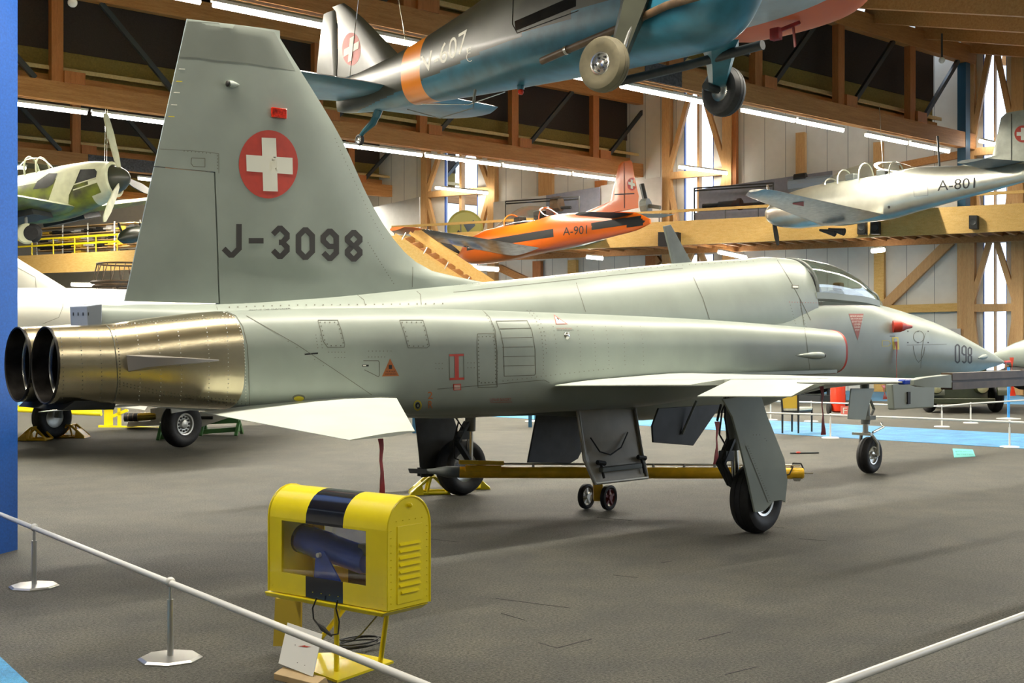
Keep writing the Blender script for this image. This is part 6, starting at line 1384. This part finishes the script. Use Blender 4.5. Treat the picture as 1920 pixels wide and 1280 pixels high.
# ---- on the gallery
def gbox(u0, v0, u1, v1, off, dep, m, name, label, cat, grp=None, seg=None):
    z = lambda v, u: onP(u, v, GA+GN*off, GN).z
    o = MB(); a0, a1 = Gp(u0, 0, off), Gp(u1, 0, off)
    z0, z1 = z(v1, (u0+u1)/2), z(v0, (u0+u1)/2); z0 = max(z0, 5.5)
    o.hexa([V(a0.x, a0.y, z0), V(a1.x, a1.y, z0), V(a1.x, a1.y, z0)-GN*dep, V(a0.x, a0.y, z0)-GN*dep, V(a0.x, a0.y, z1), V(a1.x, a1.y, z1), V(a1.x, a1.y, z1)-GN*dep, V(a0.x, a0.y, z1)-GN*dep])
    return tag(o.build(name, m, ang=0), label, cat, grp)
def gboard(pxs, off, m, label):
    P = [onP(u, v, GA+GN*off, GN) for u, v in pxs]; lo = min(p_.z for p_ in P)
    P = [V(p_.x, p_.y, 5.5) if p_.z < lo+.5 else p_ for p_ in P]
    o = MB(); o.prism(P, GN*-.06); return tag(o.build('display_board', m, ang=0), label, 'display board', 'sloping display boards on the gallery')
gboard([(702, 388), (786, 369), (786, 440), (702, 440)], -2.6, M['posterl'], 'pale display board beside the tail fin, left of the timber column')
gboard([(925, 379), (1024, 366), (1024, 440), (925, 440)], -2.6, M['posterl'], 'pale display board behind the orange trainer canopy')
gboard([(1024, 366), (1124, 350), (1124, 440), (1024, 440)], -2.4, M['poster'], 'dark blue grey display board behind the orange trainer spine')
gboard([(1126, 348), (1240, 331), (1240, 440), (1126, 440)], -2.6, M['posterl'], 'pale display board behind the orange trainer fin')
gboard([(1310, 355), (1560, 320), (1560, 420), (1310, 420)], -2.4, M['poster'], 'long dark display board behind the silver trainer cockpit')
gboard([(1562, 320), (1636, 310), (1636, 420), (1562, 420)], -2.3, M['posterl'], 'pale display board behind the silver trainer canopy')
def gp_(u, v, off): return onP(u, v, GA+GN*off, GN)
def case(u0, u1, vt0, vt1, label):
    t = thing('display_case', label, 'display case', Gp((u0+u1)/2, 5.5, -1.0))
    zf = 5.5; zt = gp_((u0+u1)/2, (vt0+vt1)/2, -.8).z
    cs = [Gp(u0, 0, -.8), Gp(u1, 0, -.8), Gp(u1, 0, -1.5), Gp(u0, 0, -1.5)]
    for i, q in enumerate(cs):
        o = MB(); o.bar(V(q.x, q.y, zf), V(q.x, q.y, zt), .045, .045, up=RT); o.build('post', M['black'], t, ang=0)
        r = cs[(i+1) % 4]; o = MB(); o.bar(V(q.x, q.y, zt), V(r.x, r.y, zt), .045, .045); o.build('top_rail', M['black'], t, ang=0)
    o = MB(); o.prism([V(q.x, q.y, zf) for q in cs], V(0, 0, .5)); o.build('plinth', M['poster'], t, ang=0)
    for i in (0, 1):
        q, r = cs[i], cs[i+1]; o = MB(); o.prism([V(q.x, q.y, zf+.5), V(r.x, r.y, zf+.5), V(r.x, r.y, zt), V(q.x, q.y, zt)], GN*-.008 if i == 0 else GD*.008); o.build('glass_pane', M['glassd'], t, ang=0)
    return zf+.5, zt
case(948, 1086, 378, 368, 'glass display case with black frame above the orange trainer canopy')
case(1302, 1450, 352, 344, 'glass display case with machine guns left of the silver trainer nose')
def gitem(name, label, cat, blobs, off=-1.1, grp=None):
    t = thing(name, label, cat, gp_(blobs[0][1], blobs[0][2], off), grp)
    for nm, u0, v0, u1, v1, r, m in blobs:
        o = MB(); o.tube([gp_(u0, v0, off), gp_(u1, v1, off)], r, 10); o.build(nm, m, t)
gitem('machine_gun', 'upper dark machine gun in the glass case, pointing left', 'gun', [('barrel', 1318, 385, 1350, 383, .05, M['black']), ('receiver', 1348, 384, 1392, 380, .11, M['black']), ('muzzle', 1384, 383, 1390, 382, .2, M['black'])])
gitem('machine_gun', 'lower long dark machine gun in the glass case', 'gun', [('receiver', 1318, 386+.5, 1345, 385, .09, M['black']), ('barrel', 1345, 386, 1433, 381, .05, M['black'])], -1.3)
gitem('aero_engine', 'small dark engine with propeller on the display case behind the orange trainer', 'engine', [('crankcase', 1037, 384, 1052, 382, .28, M['brownrust']), ('shaft', 1030, 390, 1070, 389, .06, M['black'])])
gitem('aero_engine', 'grey engine with bent propeller behind the orange trainer fin', 'engine', [('crankcase', 1205, 388, 1217, 386, .28, M['wellgrey']), ('propeller_blade', 1203, 345, 1210, 375, .09, M['steelblue']), ('propeller_blade', 1217, 386, 1238, 389, .07, M['wellgrey'])], -.9)
gitem('gun_sight_model', 'grey machine on the long display board left of the silver trainer canopy', 'exhibit', [('body', 1480, 348, 1560, 340, .22, mat('blue grey casing', (.18, .22, .28), .4)), ('top_unit', 1490, 335, 1512, 332, .15, M['black'])], -1.0)
# yellow turret disc
t = thing('turret', 'yellow green disc shaped exhibit cut open with dark blue interior, left of the orange trainer', 'exhibit', gp_(872, 425, -.9))
c = gp_(872, 428, -.9); n_ = (CAM-c).normalized(); ru = .58
o = MB(); o.lathe([(.001, .06), (.60, .06), (.68, 0), (.60, -.25), (.001, -.3)], c, n_, 30); ds = o.build('disc', mat('olive yellow shell', (.38, .36, .09), .4), t)
o = MB(); q0_, q1_, q2_ = c+UP*.1+n_*.07, 0, 0; rr = RT
o.prism([c+n_*.065+rr*-.1+UP*.22, c+n_*.065+rr*.30+UP*.45, c+n_*.065+rr*.38+UP*.1, c+n_*.065+rr*.1+UP*-.15], n_*.01); o.build('opening', mat('slate interior', (.06, .09, .13), .5), ds, ang=0)
o = MB(); o.prism([c+n_*.065+rr*-.45-UP*.38, c+n_*.065+rr*-.25-UP*.05, c+n_*.065+rr*.0-UP*.38], n_*.01); o.build('opening', M['darkgrey'], ds, ang=0)
# loudspeakers on the gallery beam
for u0, v0, u1, v1, lb in ((1612, 415, 1627, 440, 'tilted black loudspeaker, left one of the pair on the gallery beam'), (1636, 416, 1652, 440, 'black loudspeaker, right one of the pair on the gallery beam'), (1820, 405, 1836, 430, 'single black loudspeaker at the right end of the gallery beam'), (1240, 436, 1277, 462, 'wide black loudspeaker on the gallery beam behind the jet antenna')):
    P = [gp_(u, v, .12) for u, v in ((u0, v1), (u1, v1), (u1, v0), (u0, v0))]; t = thing('loudspeaker', lb, 'loudspeaker', P[0], 'loudspeakers on the gallery beam')
    o = MB(); o.prism(P, GN*.28); o.build('cabinet', M['black'], t, ang=0, bevel=.01)
    o = MB(); c = sum(P, Vector())/4; o.lathe([(.09, .0), (.09, .02), (.07, .01), (.001, .012)], c+GN*.281, GN, 16); o.build('cone', M['darkgrey'], t)
# stair from the gallery
t = thing('stair', 'yellow timber stair with handrails running down from the gallery beside the tail fin', 'stair', onZ(800, 760))
ds_ = 38.5
def St(u, v, d=0): return at(u, v, ds_+d)
for dd, (p0, p1) in enumerate((((735, 448), (905, 560)), ((775, 436), (945, 560)))):
    o = MB(); o.bar(St(*p0, dd*1.4), St(*p1, dd*1.4), .12, .42); o.build('stringer', M['woody'], t, ang=0)
for p0, p1, dd in (((718, 436), (880, 552), -.1), ((768, 436), (925, 545), .1), ((795, 440), (948, 543), 1.4)):
    o = MB(); o.bar(St(*p0, dd), St(*p1, dd), .06, .09); o.build('handrail', M['woody'], t, ang=0)
for k in range(12):
    a = k/11; o = MB(); o.bar(St(740+165*a, 458+106*a, .1), St(778+165*a, 448+112*a, 1.3), .03, .22); o.build('tread', M['woodb'], t, ang=0)
for k in range(4):
    a = k/4+.1; o = MB(); o.tube([St(735+160*a, 444+108*a, -.05), St(745+160*a, 425+110*a, -.05)], .02, 6); o.build('baluster', M['alu'], t)
o = MB(); P = [St(u, v, -.6) for u, v in ((735, 445), (760, 450), (800, 480), (850, 515), (880, 545), (800, 545), (740, 500))]; o.prism(P, FW*.1); o.build('side_panel', M['woody'], t, ang=0)
# shelves with stored models on the far left gallery
t = thing('storage_rack', 'storage rack with shelves of dark model parts on the far left gallery', 'rack', Gp(150, 5.5, -1.5))
for z in (5.6, 5.95, 6.3, 6.65, 7.0):
    o = MB(); o.bar(Gp(262, z, -1.5), Gp(70, z, -1.5), .6, .04); o.build('shelf', M['lightwood'], t, ang=0)
for u in (262, 215, 165, 118, 70): o = MB(); o.bar(Gp(u, 5.5, -1.2), Gp(u, 7.1, -1.2), .06, .06, up=RT); o.build('upright', M['alu'], t, ang=0)
rs = random.Random(3); its = [('cream', M['posterl']), ('dark', M['black']), ('brown', M['brownrust']), ('yellow', M['chairwood'])]
for zi, z in enumerate((5.62, 5.97, 6.32, 6.67)):
    for k in range(9):
        u = 78+k*21+rs.random()*6; nm, m_ = its[rs.choice((0, 1, 1, 2, 3))]; h_ = .12+.16*rs.random()
        o = MB(); a, c = Gp(u, z+h_/2, -1.45), Gp(u+8+8*rs.random(), z+h_/2, -1.45); o.bar(a, c, .35, h_); o.bar(a-UP*.02+GN*.1, c-UP*.02+GN*.1, .5, h_*.3)
        tag(o.build('stored_model', m_, ang=0, bevel=.01), '%s stored model, %s along the %s shelf of the far left gallery rack' % (nm, ('first', 'second', 'third', 'fourth', 'fifth', 'sixth', 'seventh', 'eighth', 'last')[k], ('lowest', 'second', 'third', 'top')[zi]), 'model', 'models on the far left rack')
# wicker balloon basket below the far gallery
t = thing('balloon_basket', 'dark wicker ring shaped nacelle hanging under the far left gallery beside the tail fin', 'basket', at(232, 545, 38))
cx = at(238, 530, 38)
for z, r in ((.55, .85), (.0, 1.0), (-.12, .95)):
    o = MB(); o.tube([cx+V(r*math.cos(a), r*math.sin(a), z) for a in lin(0, 2*PI, 25)], .05 if z < .1 else .03, 6); o.build('hoop', M['brownrust'], t)
for k in range(20):
    a = 2*PI*k/20; o = MB(); o.tube([cx+V(math.cos(a), math.sin(a), 0), cx+V(.85*math.cos(a+.1), .85*math.sin(a+.1), .55)], .014, 5); o.build('rib', M['brownrust'], t)
for k in range(8):
    a = 2*PI*k/8; o = MB(); o.tube([cx+V(.9*math.cos(a), .9*math.sin(a), -.1), cx+V(.45*math.cos(a+.5), .45*math.sin(a+.5), -1.6)], .04, 5); o.build('leg', M['brownrust'], t)
# ceiling sensors
for u, v, d in ((1766, 113, 36), (136, 5, 24)):
    p = at(u, v, d); t = thing('ceiling_lamp', 'small white globe on a rod under the roof, %s' % ('at upper right' if u > 900 else 'at the top left corner'), 'lamp', p)
    o = MB(); o.tube([p, p+UP*(.75 if u > 900 else .6)], .03, 6); o.build('rod', M['steelblue'], t); o = MB(); o.ball(p, .09, 12); o.build('globe', M['card'], t)
